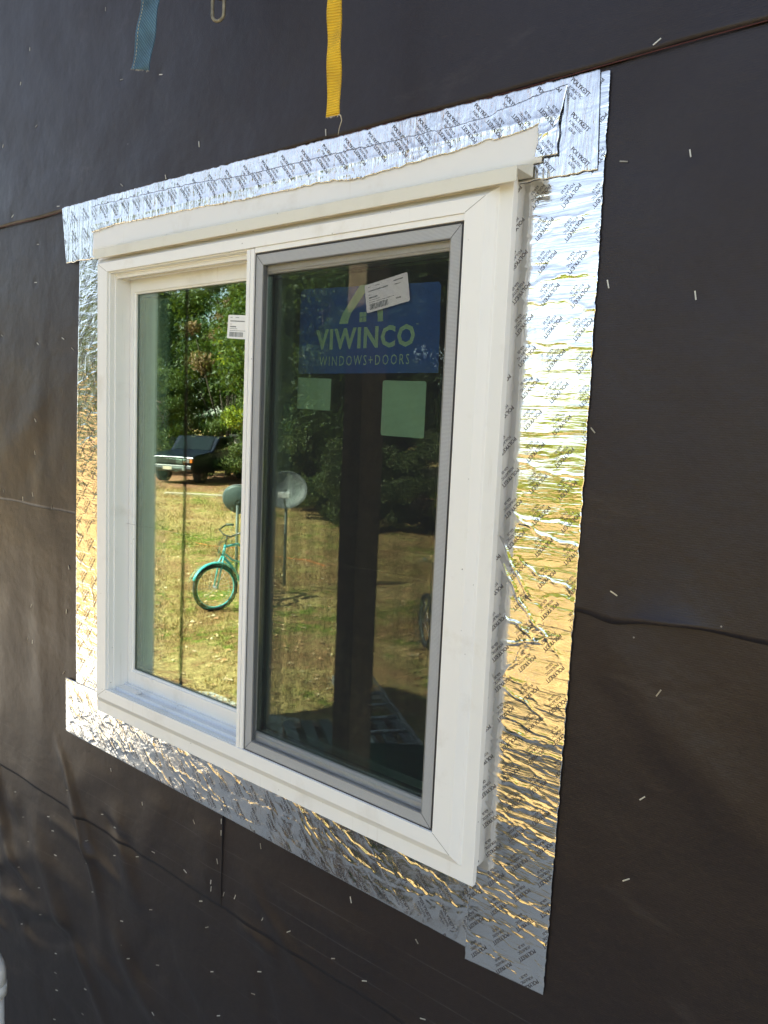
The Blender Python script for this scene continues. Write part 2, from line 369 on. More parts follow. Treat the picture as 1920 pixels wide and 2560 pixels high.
STAPLES = [(-0.034,1.74,-90),(-0.405,1.743,-91),(-0.458,1.666,-114),(-0.372,1.536,-160),(-0.564,1.519,-114),(0.194,1.535,-11),(0.037,1.561,-5),(0.338,1.356,-81),(0.222,1.305,-73),(0.045,1.315,-35),(-0.252,1.307,-5),(-0.505,1.315,-152),(-0.367,1.222,-6),(0.72,1.305,-84),(1.343,1.304,30),(1.307,1.152,-12),(1.4,1.147,-78),(-0.381,1.12,-5),(-0.583,0.982,-23),(-0.234,0.96,-22),(-0.371,0.951,-32),(-0.185,0.931,-29),(-0.379,0.736,-47),(-0.392,0.643,-71),(-0.577,0.518,-70),(-0.461,0.504,-87),(-0.401,0.522,-71),(-0.293,0.497,-87),(-0.414,0.19,-109),(-0.218,0.209,-94),(-0.442,0.082,-105),(-0.408,0.082,-105),(-0.205,0.336,-75),(-0.233,0.029,-131),(1.297,0.981,-75),(1.423,0.956,-79),(1.290,0.767,-47),(1.342,0.526,-26),(1.448,0.524,-44),(1.42,0.392,61),(1.408,0.226,46),(1.041,-0.332,17),(1.018,-0.189,-46),(1.394,0.091,38),(-0.528,-0.427,17),(-0.484,-0.495,20),(-0.322,-0.433,15),(-0.302,-0.471,16),(-0.441,-0.557,19),(-0.285,-0.54,5),(-0.105,-0.491,22),(-0.102,-0.42,21),(0.026,-0.416,22),(0.127,-0.38,22),(0.203,-0.335,2),(0.032,-0.334,5),(-0.034,-0.321,17),(-0.209,-0.311,19),(0.007,-0.181,-71),(0.151,-0.225,-75),(-0.498,-0.662,22),(-0.499,-0.739,23),(-0.385,-0.686,23),(-0.37,-0.765,24),(-0.492,-0.853,25),(-0.078,-0.565,23),(0.188,-0.5,22),(0.058,-0.591,19),(-0.288,-0.855,16),(-0.29,-0.919,7),(-0.286,-0.974,18),(-0.122,-0.884,11),(-0.138,-0.97,3),(-0.3,-1.077,19),(0.096,-0.678,24),(0.217,-0.64,24),(0.434,-0.547,27),(0.595,-0.466,24),(0.578,-0.528,15),(0.461,-0.646,31),(0.211,-0.774,-29),(0.412,-0.444,33),(0.388,-0.388,24),(0.331,-0.334,-20),(0.36,-0.197,-54),(0.46,-0.159,-88),(0.46,-0.187,-88),(0.45,-0.26,-72),(0.431,-0.318,-95),(0.432,-0.335,-95),(0.474,-0.331,-107),(0.512,-0.322,-111),(0.606,-0.332,-115),(0.592,-0.168,-76),(0.855,-0.178,-73),(0.687,-0.324,37),(0.815,-0.323,26),(0.899,-0.329,24)]
def fold(x, z, x0, z0, ang, Ln, wd, amp):
    c, s_ = math.cos(R(ang)), math.sin(R(ang)); u = (x - x0) * c + (z - z0) * s_; v = -(x - x0) * s_ + (z - z0) * c
    v = v + .18 * Ln * np.sin(u / Ln * 2.4 + x0 * 9) * .35
    return amp * np.exp(-(v / wd) ** 2) * np.exp(-(u / (Ln * .5)) ** 4)
fr = np.random.default_rng(3)
FOLDS = []
for i in range(78):    # loose, rumpled paper low on the left, calmer towards the upper right
    x0 = fr.uniform(-1.1, 1.1); z0 = fr.uniform(-1.5, -.32)
    FOLDS.append((x0, z0, fr.uniform(-75, 50), fr.uniform(.12, .42), fr.uniform(.018, .05), fr.uniform(.004, .011) * fr.choice([1, 1, -1])))
for i in range(10): FOLDS.append((fr.uniform(-.8, -.3), fr.uniform(-.2, 1.2), fr.uniform(80, 100), fr.uniform(.4, .9), fr.uniform(.03, .07), fr.uniform(.001, .0022)))
FOLDS += [(.18, -.25, 65, .25, .05, .004), (.42, -.26, 88, .2, .045, .004), (-.1, -.24, 40, .22, .04, .003), (.75, -.24, 5, .4, .04, .003),
          (1.42, .38, -38, .34, .05, .0035), (1.5, .30, -35, .4, .035, .003), (-.45, .72, 35, .3, .05, .004), (-.4, .62, 40, .35, .05, -.003)]
def felt_h(x, z):
    h = np.zeros_like(x)
    for sx, sz, _ in STAPLES[:99]: h -= .0016 * np.exp(-((x - sx) ** 2 + (z - sz) ** 2) / .010 ** 2)
    for f_ in FOLDS: h += fold(x, z, *f_)
    dx = np.maximum(np.maximum(-.23 - x, x - 1.30), 0); dz = np.maximum(np.maximum(-.17 - z, z - 1.30), 0)
    d = np.sqrt(dx * dx + dz * dz); inside = np.clip(d / .035, 0, 1)
    return np.clip(h, -.003, .022) * inside
def felt_y(x, z):
    zb, yb, yt = (1.292, .0045, .001) if z > 1.292 else (.49, .0042, .0008) if z > .49 else ((-.366, .005, .0012) if x < .466 else (-.366, .004, .0004)) if z > -.366 else (-1.85, .003, .0005)
    return -(yt + (yb - yt) * math.exp(-(z - zb) / .12)) - float(felt_h(np.array([x]), np.array([z]))[0])
def felt(x0, x1, z0, z1, label, yb=0.004, yt=.001, res=.0085, edge='bottom', curl=0.0, seamwob=.0015, hole=True):
    nx = int((x1 - x0) / res) + 1; nz = int((z1 - z0) / res) + 1
    X, Z = np.meshgrid(np.linspace(x0, x1, nx), np.linspace(z0, z1, nz)); t = (Z - z0) / (z1 - z0)
    ex = np.exp(-(Z - z0) / .02)
    Zw = Z + ex * seamwob * (np.sin(X * 9 + z0) + .6 * np.sin(X * 27 + 2))
    Y = -(yt + (yb - yt) * np.exp(-(Z - z0) / .12)) - felt_h(X, Z)
    if curl: Zw = Zw - ex * (.010 * np.exp(-((X - 1.345) / .035) ** 2) - .006 * np.exp(-((X - 1.47) / .06) ** 2))
    if curl: Y -= curl * np.exp(-((X - 1.42) / .055) ** 2) * np.exp(-(Z - z0) / .03)
    V = np.stack([X, Y, Zw], 2).reshape(-1, 3)
    i, j = np.meshgrid(np.arange(nx - 1), np.arange(nz - 1)); a = (j * nx + i).ravel()
    F = np.stack([a, a + 1, a + nx + 1, a + nx], 1)
    c = V[F].mean(1); k = ~((c[:, 0] > OX0 + .02) & (c[:, 0] < OX1 - .02) & (c[:, 2] > OZ0 + .02) & (c[:, 2] < OZ1 - .02)); F = F[k]
    # hem: fold the lower edge back to the wall so that the sheet has thickness
    nV = len(V); hem = V[:nx].copy(); hem[:, 1] = np.minimum(hem[:, 1] + .0022, .006); V = np.concatenate([V, hem])
    a = np.arange(nx - 1); F = np.concatenate([F, np.stack([a, a + nV, a + nV + 1, a + 1], 1)])
    o = mesh_np('felt_sheet', V, F, M['felt'], house, True)
    o['label'] = label; return o
felt(-1.6, 2.6, 1.292, 2.84, 'top course of black felt lapped over the course below', .0045)
felt(-1.6, 2.6, .49, 1.33, 'middle course of black felt around the window', .0042, .0008, curl=.014)
felt(-1.6, .466, -.366, .53, 'lower course of black felt left of the vertical seam', .0050, .0012)
felt(.462, 2.6, -.366, .53, 'lower course of black felt right of the vertical seam', .0040, .0004)
felt(-1.6, 2.6, -1.85, -.33, 'bottom course of rumpled black felt', .003, .0005)
for z0_, z1_, yb_ in ((1.292, 2.84, .0045), (.49, 1.33, .0042), (-.366, .53, .0045), (-1.85, -.33, .003)):
    for x0_, x1_ in ((HX0, -1.605), (2.605, HX1)): felt(x0_, x1_, z0_, z1_, 'plain stretch of black felt away from the window', yb_, .001, res=.04)
MB().box(.4655, .4668, -.0056, -.001, -.366, -.14).build('vertical_seam', M['dark'], house)
MB().tube([(-1.6, -.0035, 1.2935)] + [(x, -.0048, 1.2905 + .0016 * math.sin(x * 9 + 1.292)) for x in np.linspace(-1.5, 2.6, 60)], .0009, 6).build('seam_edge_line', M['red'], house)  # thin dark red line along the lapped edge of the top course
MB().extr([(-.3, HZ), (-.3, HZ + .14), (-.33, HZ + .15), (-.33, HZ - .02)], HX0 - .3, HX1 + .3).build('fascia', M['vinyl'], house)

for i, (x, z, a) in enumerate(STAPLES[:99]):
    y = felt_y(x, z) - .0004; ln = .0062 if i % 4 else .0052
    if i in (0, 1, 2, 58, 59, 42): ln = .0045
    mt = Matrix.Translation((x, y, z)) @ Matrix.Rotation(-R(a), 4, 'Y')
    mb = MB().box(-ln, ln, -.0012, .0000, -.00085, .00085, mt).box(-ln, -ln + .0012, 0, .005, -.0008, .0008, mt).box(ln - .0012, ln, 0, .005, -.0008, .0008, mt)
    mb.build('staple', M['staple'] if i % 3 else M['staple_dull'], house)

# ------------------------------------------------------------------ foil tapes
def make_ridges(n, xr, zr, angs, Lr, wr, ar, seed):
    q = np.random.default_rng(seed); out = []
    for i in range(n):
        out.append((q.uniform(*xr), q.uniform(*zr), q.normal(angs[0], angs[1]) + (180 if q.random() < .5 else 0), q.uniform(*Lr), q.uniform(*wr) * .62, q.uniform(*ar) * .50 * q.choice([1, 1, -.6]), q.uniform(0, 6)))
    return out
def ridge_h(x, z, rid):
    h = np.zeros_like(x)
    for x0, z0, a, Ln, wd, amp, ph in rid:
        c, s_ = math.cos(R(a)), math.sin(R(a)); u = (x - x0) * c + (z - z0) * s_; v = -(x - x0) * s_ + (z - z0) * c
        v = v + .0040 * np.sin(u * (30 + 9 * ph) + ph) + .0016 * np.sin(u * (110 + 31 * ph) + ph * 2)
        sel = np.abs(v) < 6 * wd
        h += np.where(sel, amp * np.exp(-np.abs(v) / wd) * np.exp(-(u / (Ln * .5)) ** 4), 0)
    return h
# local footprint: repeated print of the tape
def foil(label, edge0, edge1, y, rid, mat, textang, lat, res=.0023, origin=(0, 0), maxh=.004, wob=.0008, big=None, extra_txt=None):
    """edge0/edge1: polylines (x,z) along the tape, same number of points"""
    t = thing('foil_tape', label, 'foil tape', (edge0[0][0], y, edge0[0][1]))
    e0 = np.array(edge0, float); e1 = np.array(edge1, float)
    def resample(e, n):
        d = np.r_[0, np.cumsum(np.hypot(*np.diff(e, axis=0).T))]; q = np.linspace(0, d[-1], n); return np.stack([np.interp(q, d, e[:, 0]), np.interp(q, d, e[:, 1])], 1), d[-1]
    if len(e0) != len(e1) or len(e0) < 6:
        _, l0 = resample(e0, 2); n = max(4, int(l0 / res)); a, _ = resample(e0, n); b, _ = resample(e1, n)
    else:
        ds = np.maximum(np.hypot(*np.diff(e0, axis=0).T), np.hypot(*np.diff(e1, axis=0).T)); D = np.r_[0, np.cumsum(ds)]; n = int(D[-1] / res); qq = np.linspace(0, D[-1], n)
        a = np.stack([np.interp(qq, D, e0[:, k]) for k in (0, 1)], 1); b = np.stack([np.interp(qq, D, e1[:, k]) for k in (0, 1)], 1)
    q = np.random.default_rng(int(abs(e0[0, 0] * 1000) + 11)); jit = lambda k: np.convolve(q.normal(0, 1, k + 6), np.ones(5) / 5, 'same')[3:3 + k] * wob
    nd = (b - a); wd = np.hypot(nd[:, 0], nd[:, 1]); nd = nd / wd[:, None]
    a = a - nd * jit(n)[:, None]; b = b + nd * jit(n)[:, None]
    mrow = max(4, int(wd.mean() / res)); tt = np.linspace(0, 1, mrow)[None, :, None]
    P = a[:, None, :] * (1 - tt) + b[:, None, :] * tt; X, Z = P[..., 0], P[..., 1]
    def H(x, z):
        h = ridge_h(x, z, rid)
        if big is not None: h = h + big(x, z)
        return np.clip(h, -maxh * .25, maxh)
    Y = y - H(X, Z)
    V = np.stack([X, Y, Z], 2).reshape(-1, 3); i, j = np.meshgrid(np.arange(mrow - 1), np.arange(n - 1)); k = (j * mrow + i).ravel()
    F = np.stack([k, k + 1, k + mrow + 1, k + mrow], 1)
    # underside hem, 0.8 mm of butyl backing
    bd = np.concatenate([np.arange(mrow), np.arange(1, n) * mrow + mrow - 1, (n - 1) * mrow + np.arange(mrow - 2, -1, -1), np.arange(n - 2, 0, -1) * mrow])
    nv = len(V); rimv = V[bd].copy(); rimv[:, 1] += .0009; V = np.concatenate([V, rimv]); kb = np.arange(len(bd)); kn = (kb + 1) % len(bd)
    F = np.concatenate([F, np.stack([bd[kb], kb + nv, kn + nv, bd[kn]], 1)])
    sh = mesh_np('foil', V, F, mat, t, True)
    # orientation: normals towards -y
    if np.cross(V[F[0][1]] - V[F[0][0]], V[F[0][2]] - V[F[0][0]])[1] > 0: sh.data.flip_normals()
    # lettering
    poly = np.concatenate([a, b[::-1]])
    def keep(px, pz):
        ins = np.zeros(len(px), bool); m_ = len(poly); jx = m_ - 1
        for ix in range(m_):
            xi, zi = poly[ix]; xj, zj = poly[jx]
            if zi != zj:
                cnd = ((zi > pz) != (zj > pz)) & (px < (xj - xi) * (pz - zi) / (zj - zi) + xi); ins ^= cnd
            jx = ix
        return ins
    parts = []; (ax, az), (bx, bz) = lat; x0, z0 = poly.min(0) - .06; x1, z1 = poly.max(0) + .06
    for ii in range(-60, 61):
        for jj in range(-60, 61):
            cx = origin[0] + ii * ax + jj * bx; cz = origin[1] + ii * az + jj * bz
            if not (x0 < cx < x1 and z0 < cz < z1): continue
            c, s_ = math.cos(R(textang)), math.sin(R(textang))
            ofs = lambda u, v: (cx + u * c - v * s_, cz + u * s_ + v * c)
            text_flat(parts, *ofs(-.0195, 0), .039, .0068, 'POLYK\u0404\u041f', .012, textang, .95)
            text_flat(parts, *ofs(-.0145, -.0079), .029, .0043, 'FOILASTIC', 0, textang)
            text_flat(parts, *ofs(-.0078, -.0148), .0150, .0043, '626-20', 0, textang)
            text_flat(parts, *ofs(.0202, .0056), .0016, .0016, 'o', .0, textang)
    if parts: text_build(parts, lambda x, z: y - H(x, z) - .00035, 'printed_lettering', M['ink'], t, keep)
    return t
A45 = -46
# right side strip, runs under the top strip and past the bottom strip
rr = make_ridges(46, (1.12, 1.27), (-.14, 1.14), (0, 7), (.10, .28), (.0018, .0042), (.0006, .0021), 5)
rr += make_ridges(90, (1.10, 1.28), (-.15, 1.28), (-2, 9), (.03, .16), (.0014, .0022), (.0003, .0010), 77)
rr += [(a_, b_, c_, d_, e_ * .75, f_ * .85, g_) for a_, b_, c_, d_, e_, f_, g_ in [(1.16, .56, -52, .17, 0.0021, 0.0022, 0), (1.19, .49, -50, .20, 0.0017, 0.0024, 1), (1.23, .60, -18, .14, 0.0021, 0.0019, 2), (1.24, .53, -22, .12, 0.0021, 0.0017, 3), (1.18, .42, 14, .16, 0.0022, 0.0021, 1),
       (1.17, .45, -20, .14, 0.0021, 0.0020, 4), (1.19, .40, 60, .12, 0.0021, 0.0019, 2), (1.17, .34, -28, .16, 0.0017, 0.0020, 2), (1.22, .44, 75, .10, .004, -.0015, 0)]]
for k in range(26): rr.append((1.20 + rng.uniform(-.05, .05), .28 - k * .017 + rng.uniform(-.004, .004), -10 + rng.uniform(-6, 8), rng.uniform(.09, .24), rng.uniform(.0012, .0022), rng.uniform(.0004, .0011), rng.uniform(0, 6)))
def big_right(x, z):   # tape lifts on to the trim flange
    return .00025 * np.sin(z * 31 + x * 14) + .00018 * np.sin(z * 57 - x * 20)
foil('long foil flashing tape down the right side of the window, overhanging the bottom tape',
     [(1.085, 1.283), (1.085, .0), (1.119, -.03), (1.1245, -.169)][::1], [(1.2785, 1.283), (1.283, .6), (1.279, .18), (1.276, -.158)], -.0052, rr, M['foil_side'], 228, ((.050, -.006), (.0085, -.0497)),
     origin=(1.187, 1.0735), maxh=.006, big=big_right, wob=.0012)
# left side strip
lr = make_ridges(60, (-.16, .0), (.03, 1.15), (4, 16), (.03, .12), (.0014, .0035), (.0006, .0022), 6) + make_ridges(120, (-.16, .0), (.0, .30), (30, 60), (.01, .05), (.0012, .0026), (.0006, .0018), 16) + make_ridges(40, (-.16, .02), (.3, 1.1), (85, 30), (.02, .08), (.0014, .003), (.0005, .0014), 18)
foil('narrow foil flashing tape down the left side of the window', [(-.144, 1.16), (-.156, .8), (-.162, .47), (-.163, .2), (-.162, .0)], [(.055, 1.16), (.055, .8), (.055, .47), (.055, .2), (.055, .0)],
     -.0050, lr, M['foil_left'], 231, ((.050, -.006), (.0085, -.0497)), origin=(-.11, 1.10), maxh=.004)
# bottom strip
br_ = make_ridges(70, (-.2, .35), (-.13, .02), (-40, 45), (.02, .09), (.0015, .003), (.0008, .0022), 8) + make_ridges(34, (.2, 1.12), (-.13, -.01), (-22, 14), (.06, .2), (.0018, .004), (.0008, .0022), 9) + make_ridges(110, (-.21, .22), (-.13, .03), (40, 70), (.01, .05), (.0011, .0022), (.0006, .0017), 21)
br_ += [(a_, b_, c_, d_, e_ * .6, f_ * .42, g_) for a_, b_, c_, d_, e_, f_, g_ in [(.80, -.055, -20, .26, .003, .004, 0), (.86, -.05, -14, .2, .003, .0036, 1), (.95, -.075, -8, .22, .0028, .004, 2), (1.02, -.04, -12, .2, .003, .0038, 3), (1.05, -.085, 10, .16, .003, .0034, 4), (.74, -.06, -38, .1, .003, .004, 1)]]
foil('wide crumpled foil flashing tape under the window sill', [(-.2145, .0205), (-.2155, -.136)], [(1.1255, .0205), (1.1255, -.1455)], -.0062, br_, M['foil_crumple'], -50, ((.050, .0045), (-.0065, .0495)),
     origin=(.52, -.06), maxh=.0045, wob=.0010)
# top strip, laid flat over the side strips
tr_ = make_ridges(120, (-.22, 1.26), (1.15, 1.29), (90, 9), (.04, .16), (.0016, .0034), (.0005, .0016), 10) + make_ridges(90, (-.22, .3), (1.15, 1.29), (60, 60), (.02, .07), (.0014, .003), (.0006, .0016), 14)
foil('upper foil flashing tape laid across above the window with its printing upright', [(-.226, 1.2985), (.34, 1.2965), (.911, 1.289), (1.264, 1.2855)][::-1], [(-.205, 1.154), (.34, 1.152), (.911, 1.148), (1.270, 1.1445)][::-1], -.0078, tr_, M['foil_top'], A45, ((.056, .0), (-.0035, .0497)),
     origin=(1.232, 1.266), maxh=.003, wob=.0014)
# vinyl head flashing is part of the window (below); the torn cover strip laps over its top edge
lowz = [(-.075, 1.216), (.033, 1.2225), (.148, 1.2195), (.357, 1.217), (.475, 1.2135), (.65, 1.2115), (.71, 1.213), (.761, 1.2085), (.82, 1.204), (.881, 1.208), (.925, 1.210), (.982, 1.213), (1.03, 1.214), (1.09, 1.2225), (1.093, 1.2185), (1.128, 1.219), (1.171, 1.2255), (1.174, 1.203), (1.168, 1.178)]
hiz = [(-.075, 1.2785), (.033, 1.2785), (.148, 1.2765), (.357, 1.271), (.475, 1.262), (.65, 1.2605), (.71, 1.260), (.761, 1.2595), (.82, 1.258), (.881, 1.2565), (.925, 1.2565), (.982, 1.256), (1.03, 1.2555), (1.09, 1.257), (1.10, 1.262), (1.15, 1.268), (1.216, 1.275), (1.205, 1.226), (1.2065, 1.1765)]
t3 = make_ridges(130, (-.07, 1.2), (1.19, 1.28), (92, 12), (.03, .09), (.0015, .003), (.0006, .0018), 12) + make_ridges(60, (-.07, 1.2), (1.205, 1.225), (3, 12), (.04, .12), (.0015, .0025), (.0008, .0016), 13)
def big_top(x, z): return .001 * np.exp(-np.abs(z - 1.235) / .004)
foil('torn lower foil strip lapping the white head flashing, its printing upside down', lowz, hiz, -.0125, t3, M['foil_top'], 131, ((.0465, -.001), (.0055, .049)), origin=(1.05, 1.238), maxh=.003, wob=.0016, big=big_top)

# ------------------------------------------------------------------ the window
win = thing('sliding_window', 'white vinyl sliding window with foil-taped edges and an insect screen on its right half', 'window', (.58, -.03, -.004))
fb = MB()
fb.ring([(.020, .012, 1.140, 1.150, .004), (.020, .012, 1.140, 1.150, -.026), (.004, -.004, 1.1500, 1.158, -.026), (.004, -.004, 1.1500, 1.158, -.031), (.002, -.006, 1.1515, 1.160, -.031), (.002, -.006, 1.1515, 1.160, -.040),
         (.013, .022, 1.127, 1.135, -.0395), (.0155, .0245, 1.1245, 1.132, -.044), (.027, .042, 1.113, 1.1205, -.057), (.067, .069, 1.0755, 1.099, -.057), (.067, .069, 1.0755, 1.099, -.050), (.0695, .066, 1.0735, 1.0965, -.050), (.0695, .066, 1.0735, 1.0965, -.036), (.0725, .063, 1.071, 1.0935, -.036), (.0725, .063, 1.071, 1.0935, .004), (.0725, .063, 1.071, 1.0935, .05)])
fb.build('frame', M['vinyl'], win, bevel=.0012)
sm = MB()
def seamline(mb, p, q, y, w_=.0005):
    p = Vector((p[0], 0, p[1])); q = Vector((q[0], 0, q[1])); d = (q - p).normalized(); nn = Vector((-d.z, 0, d.x)) * w_
    mb.prism([((p + nn).x, (p + nn).z), ((p - nn).x, (p - nn).z), ((q - nn).x, (q - nn).z), ((q + nn).x, (q + nn).z)], y, y + .0006)
for p, q in (((.0275, 1.1200), (.066, 1.0995)), ((1.1125, 1.1200), (1.0765, 1.0995)), ((.0275, .0425), (.066, .0685)), ((1.1125, .0425), (1.0765, .0685))): seamline(sm, p, q, -.0573, .00035)
sm.build('mitre_seam', M['seam'], win)
MB().extr([(-.012, 1.154), (-.012, 1.170), (-.060, 1.1545), (-.0635, 1.153), (-.0635, 1.131), (-.0605, 1.131), (-.0605, 1.1495), (-.012, 1.1495)][::-1], .022, 1.168).build('drip_cap', M['vinyl_cream'], win, bevel=.001)
# head flashing: bent vinyl sheet, a little wavy, tucked under the torn foil
nx = 90; xs = np.linspace(-.072, 1.181, nx); rows = [(1.245, -.0095), (1.225, -.0100), (1.20, -.0106), (1.18, -.0112), (1.160, -.0118)]
V = []; 
for k, (z, y) in enumerate(rows):
    for x in xs:
        zz = z + (.009 if (k == 4 and x > 1.145) else 0) + (.0015 * math.sin(x * 6) if k == 4 else 0)
        V.append((x, y - .0007 * math.sin(x * 7 + z * 20) - .0004 * math.sin(x * 23), zz))
nv = len(V); V += [(x, y + .0011, z) for x, y, z in V]
F = []
for k in range(4):
    for i in range(nx - 1):
        a = k * nx + i; F.append((a, a + nx, a + nx + 1, a + 1)); F.append((a + nv, a + 1 + nv, a + nx + 1 + nv, a + nx + nv))
for i in range(nx - 1):
    a = 4 * nx + i; F.append((a, a + nv, a + 1 + nv, a + 1))
for k in range(4): a = k * nx + nx - 1; F.append((a, a + nx, a + nx + nv, a + nv))
mesh_np('head_flashing', V, F, M['flashing'], win, True)
# sill track
MB().extr([(-.0495, .050), (-.0495, .0695), (-.045, .0695), (-.045, .0655), (-.031, .0650), (-.031, .0725), (-.0275, .0725), (-.0275, .066), (-.006, .0655), (-.006, .0755), (.03, .0755), (.03, .05)][::-1], .0728, 1.0708).build('sill_track', M['sill'], win, bevel=.0005)
MB().box(.0726, .150, -.0278, -.0065, .0660, .0720).build('track_plug', M['vinyl'], win, bevel=.0005)
MB().extr([(-.034, 1.0934), (-.034, 1.0860), (-.029, 1.0860), (-.029, 1.0934)], .0728, .562).extr([(-.016, 1.0934), (-.016, 1.0855), (-.010, 1.0855), (-.010, 1.0934)], .0728, .562).build('head_track', M['vinyl'], win)
# centre post between the halves
mp = MB(); mp.box(.5635, .5735, -.0555, -.006, .066, 1.0964).box(.5735, .5765, -.0525, -.006, .066, 1.0964).box(.5765, .5860, -.0565, -.006, .0695, 1.0964)
mp.build('meeting_post', M['vinyl'], win, bevel=.0008)
# filler lip of the right half
MB().box(.5862, 1.0755, -.0545, -.036, 1.0885, 1.0988).box(.5862, 1.0752, -.0535, -.0505, .0665, .0692).build('screen_lip', M['vinyl'], win, bevel=.0006)
MB().ring([(.5862, .0672, 1.0734, 1.0883, -.0445), (.600, .083, 1.055, 1.070, -.0445)]).build('screen_gasket', M['dark'], win)
def sash(x0, x1, z0, z1, gx0, gx1, gz0, gz1, yf, yg, tint):
    s_ = MB(); s_.ring([(x0, z0, x1, z1, yg + .03), (x0, z0, x1, z1, yf), (gx0 - .004, gz0 - .004, gx1 + .004, gz1 + .004, yf), (gx0 - .0035, gz0 - .0035, gx1 + .0035, gz1 + .0035, yf + .0025), (gx0, gz0, gx1, gz1, yf + .0045), (gx0, gz0, gx1, gz1, yg), ])
    o = s_.build('sash', M['vinyl'], win, bevel=.0006)
    MB().box(gx0 - .002, gx1 + .002, yg, yg + .0028, gz0 - .002, gz1 + .002).build('pane', M['glass'], o)
    dz = math.tan(R(.12)) * (gz1 - gz0) / 2; dx = math.tan(R(.28)) * (gx1 - gx0) / 2
    b = MB(); xa, xb, za, zb = gx0 - .002, gx1 + .002, gz0 - .002, gz1 + .002; y = yg + .017
    b.v = [(xa, y - dx - dz, za), (xb, y + dx - dz, za), (xb, y + dx + dz, zb), (xa, y - dx + dz, zb)]; b.f = [(0, 1, 2, 3)]
    b.v += [(p[0], p[1] + .0028, p[2]) for p in b.v]; b.f += [(7, 6, 5, 4), (0, 4, 5, 1), (1, 5, 6, 2), (2, 6, 7, 3), (3, 7, 4, 0)]
    b.build('inner_pane', M['glass_in'], o)
    MB().ring([(gx0 - .001, gz0 - .001, gx1 + .001, gz1 + .001, yg + .0032), (gx0 + .007, gz0 + .007, gx1 - .007, gz1 - .007, yg + .0032), (gx0 + .007, gz0 + .007, gx1 - .007, gz1 - .007, yg + .0135)]).build('pane_spacer', M['spacer'], o)
    # stiles and rails behind the glass, as seen from outside
    MB().ring([(gx0 - .003, gz0 - .003, gx1 + .003, gz1 + .003, yg + .022), (gx0 + .002, gz0 + .002, gx1 - .002, gz1 - .002, yg + .022), (gx0 + .002, gz0 + .002, gx1 - .002, gz1 - .002, yg + .05)]).build('inner_bead', M['vinyl'], o)
    return o
ls = sash(.0735, .600, .0750, 1.0925, .0915, .585, .1130, 1.0545, .003, .0120, 0)
rs = sash(.5865, 1.0710, .0695, 1.0925, .5975, 1.046, .1060, 1.0500, -.0390, -.0285, 0)
# insect screen
sf = MB(); X0, X1, Z0, Z1 = .5885, 1.0695, .0710, 1.0850
sf.ring([(X0, Z0, X1, Z1, -.040), (X0, Z0, X1, Z1, -.0525), (X0 + .0195, Z0 + .0205, X1 - .0205, Z1 - .0205, -.0525), (X0 + .0195, Z0 + .0205, X1 - .0205, Z1 - .0205, -.0405)])
scr = sf.build('insect_screen', M['sframe'], win, bevel=.0008)
sq = MB()
for p, q in (((X0, Z0), (X0 + .0195, Z0 + .0205)), ((X1, Z0), (X1 - .0205, Z0 + .0205)), ((X0, Z1), (X0 + .0195, Z1 - .0205)), ((X1, Z1), (X1 - .0205, Z1 - .0205))): seamline(sq, p, q, -.0529, .0003)
sq.build('corner_joint', M['dark'], scr)
MB().box(X0 + .019, X1 - .020, -.0492, -.0490, Z0 + .020, Z1 - .020).build('screen_mesh', M['mesh'], scr)
MB().ring([(X0 - .0016, Z0 - .0018, X1 + .0022, Z1 + .0020, -.0530), (X0 + .0002, Z0 + .0002, X1 - .0002, Z1 - .0002, -.0530)]).build('edge_gap', M['dark'], scr)
MB().ring([(X0 + .0195, Z0 + .0205, X1 - .0205, Z1 - .0205, -.0530), (X0 + .0207, Z0 + .0217, X1 - .0217, Z1 - .0217, -.0530)]).build('spline', M['seam'], scr)
# latch on the inside of the right sash
MB().box(.615, .631, .006, .018, .74, .80).box(.618, .627, .000, .006, .755, .785).build('latch', M['mint'], rs, bevel=.002)
# big blue maker's sticker on the right glass
def rrect(x0, x1, z0, z1, r=.006, n=5, sk=0):
    P = []
    for cx, cz, a0 in ((x1 - r, z1 - r, 0), (x0 + r, z1 - r, 90), (x0 + r, z0 + r, 180), (x1 - r, z0 + r, 270)):
        for k in range(n + 1): t = R(a0 + 90 * k / n); P.append((cx + r * math.cos(t), cz + r * math.sin(t)))
    return P
yb = -.0025   # print laid out on the wall plane, then carried on to the glass
blue = MB().prism([(.665, .862), (.668, .857), (1.003, .8555), (.9995, 1.003), (.995, 1.009), (.672, 1.021), (.665, 1.014)], yb, yb + .0003).build('blue_sticker', M['blue'], rs)
pt = []
yt = yb - .0003
text_flat(pt, .7095, .9015, .240, .040, 'VIWINCO', .032, 0, 1.12)
text_flat(pt, .7215, .871, .218, .0185, 'WINDOWS+DOORS', 0, 0, 1.35)
text_flat(pt, .951, .939, .005, .0025, 'TM', 0, 0)
Vb = []; 
def poly2(p): 
    Q = np.array(p, float); F_ = np.array([(0, i, i + 1) for i in range(1, len(p) - 1)]); pt.append((Q, F_))
poly2([(.769, .949), (.777, .968), (.792, .949)]); poly2([(.777, .968), (.818, 1.017), (.832, 1.017), (.831, 1.003), (.799, .968)]); poly2([(.777, .968), (.799, .968), (.793, .956), (.792, .949)])
poly2([(.831, 1.003), (.832, 1.017), (.842, 1.017), (.871, .980), (.861, .972), (.838, 1.000)]); poly2([(.861, .972), (.871, .980), (.875, .967), (.876, .949), (.864, .949), (.864, .962)])
for a in (.8195, .8285):
    for b in (.9500, .9593): poly2([(a, b), (a + .0078, b), (a + .0078, b + .0085), (a, b + .0085)])
text_build(pt, lambda x, z: np.full_like(x, yt), 'sticker_print', M['mint'], rs)
MB().prism([(.6635, .7885), (.7530, .7855), (.7545, .8465), (.6640, .8500)], yb, yb + .0003).build('pale_sticker', M['mint'], rs)
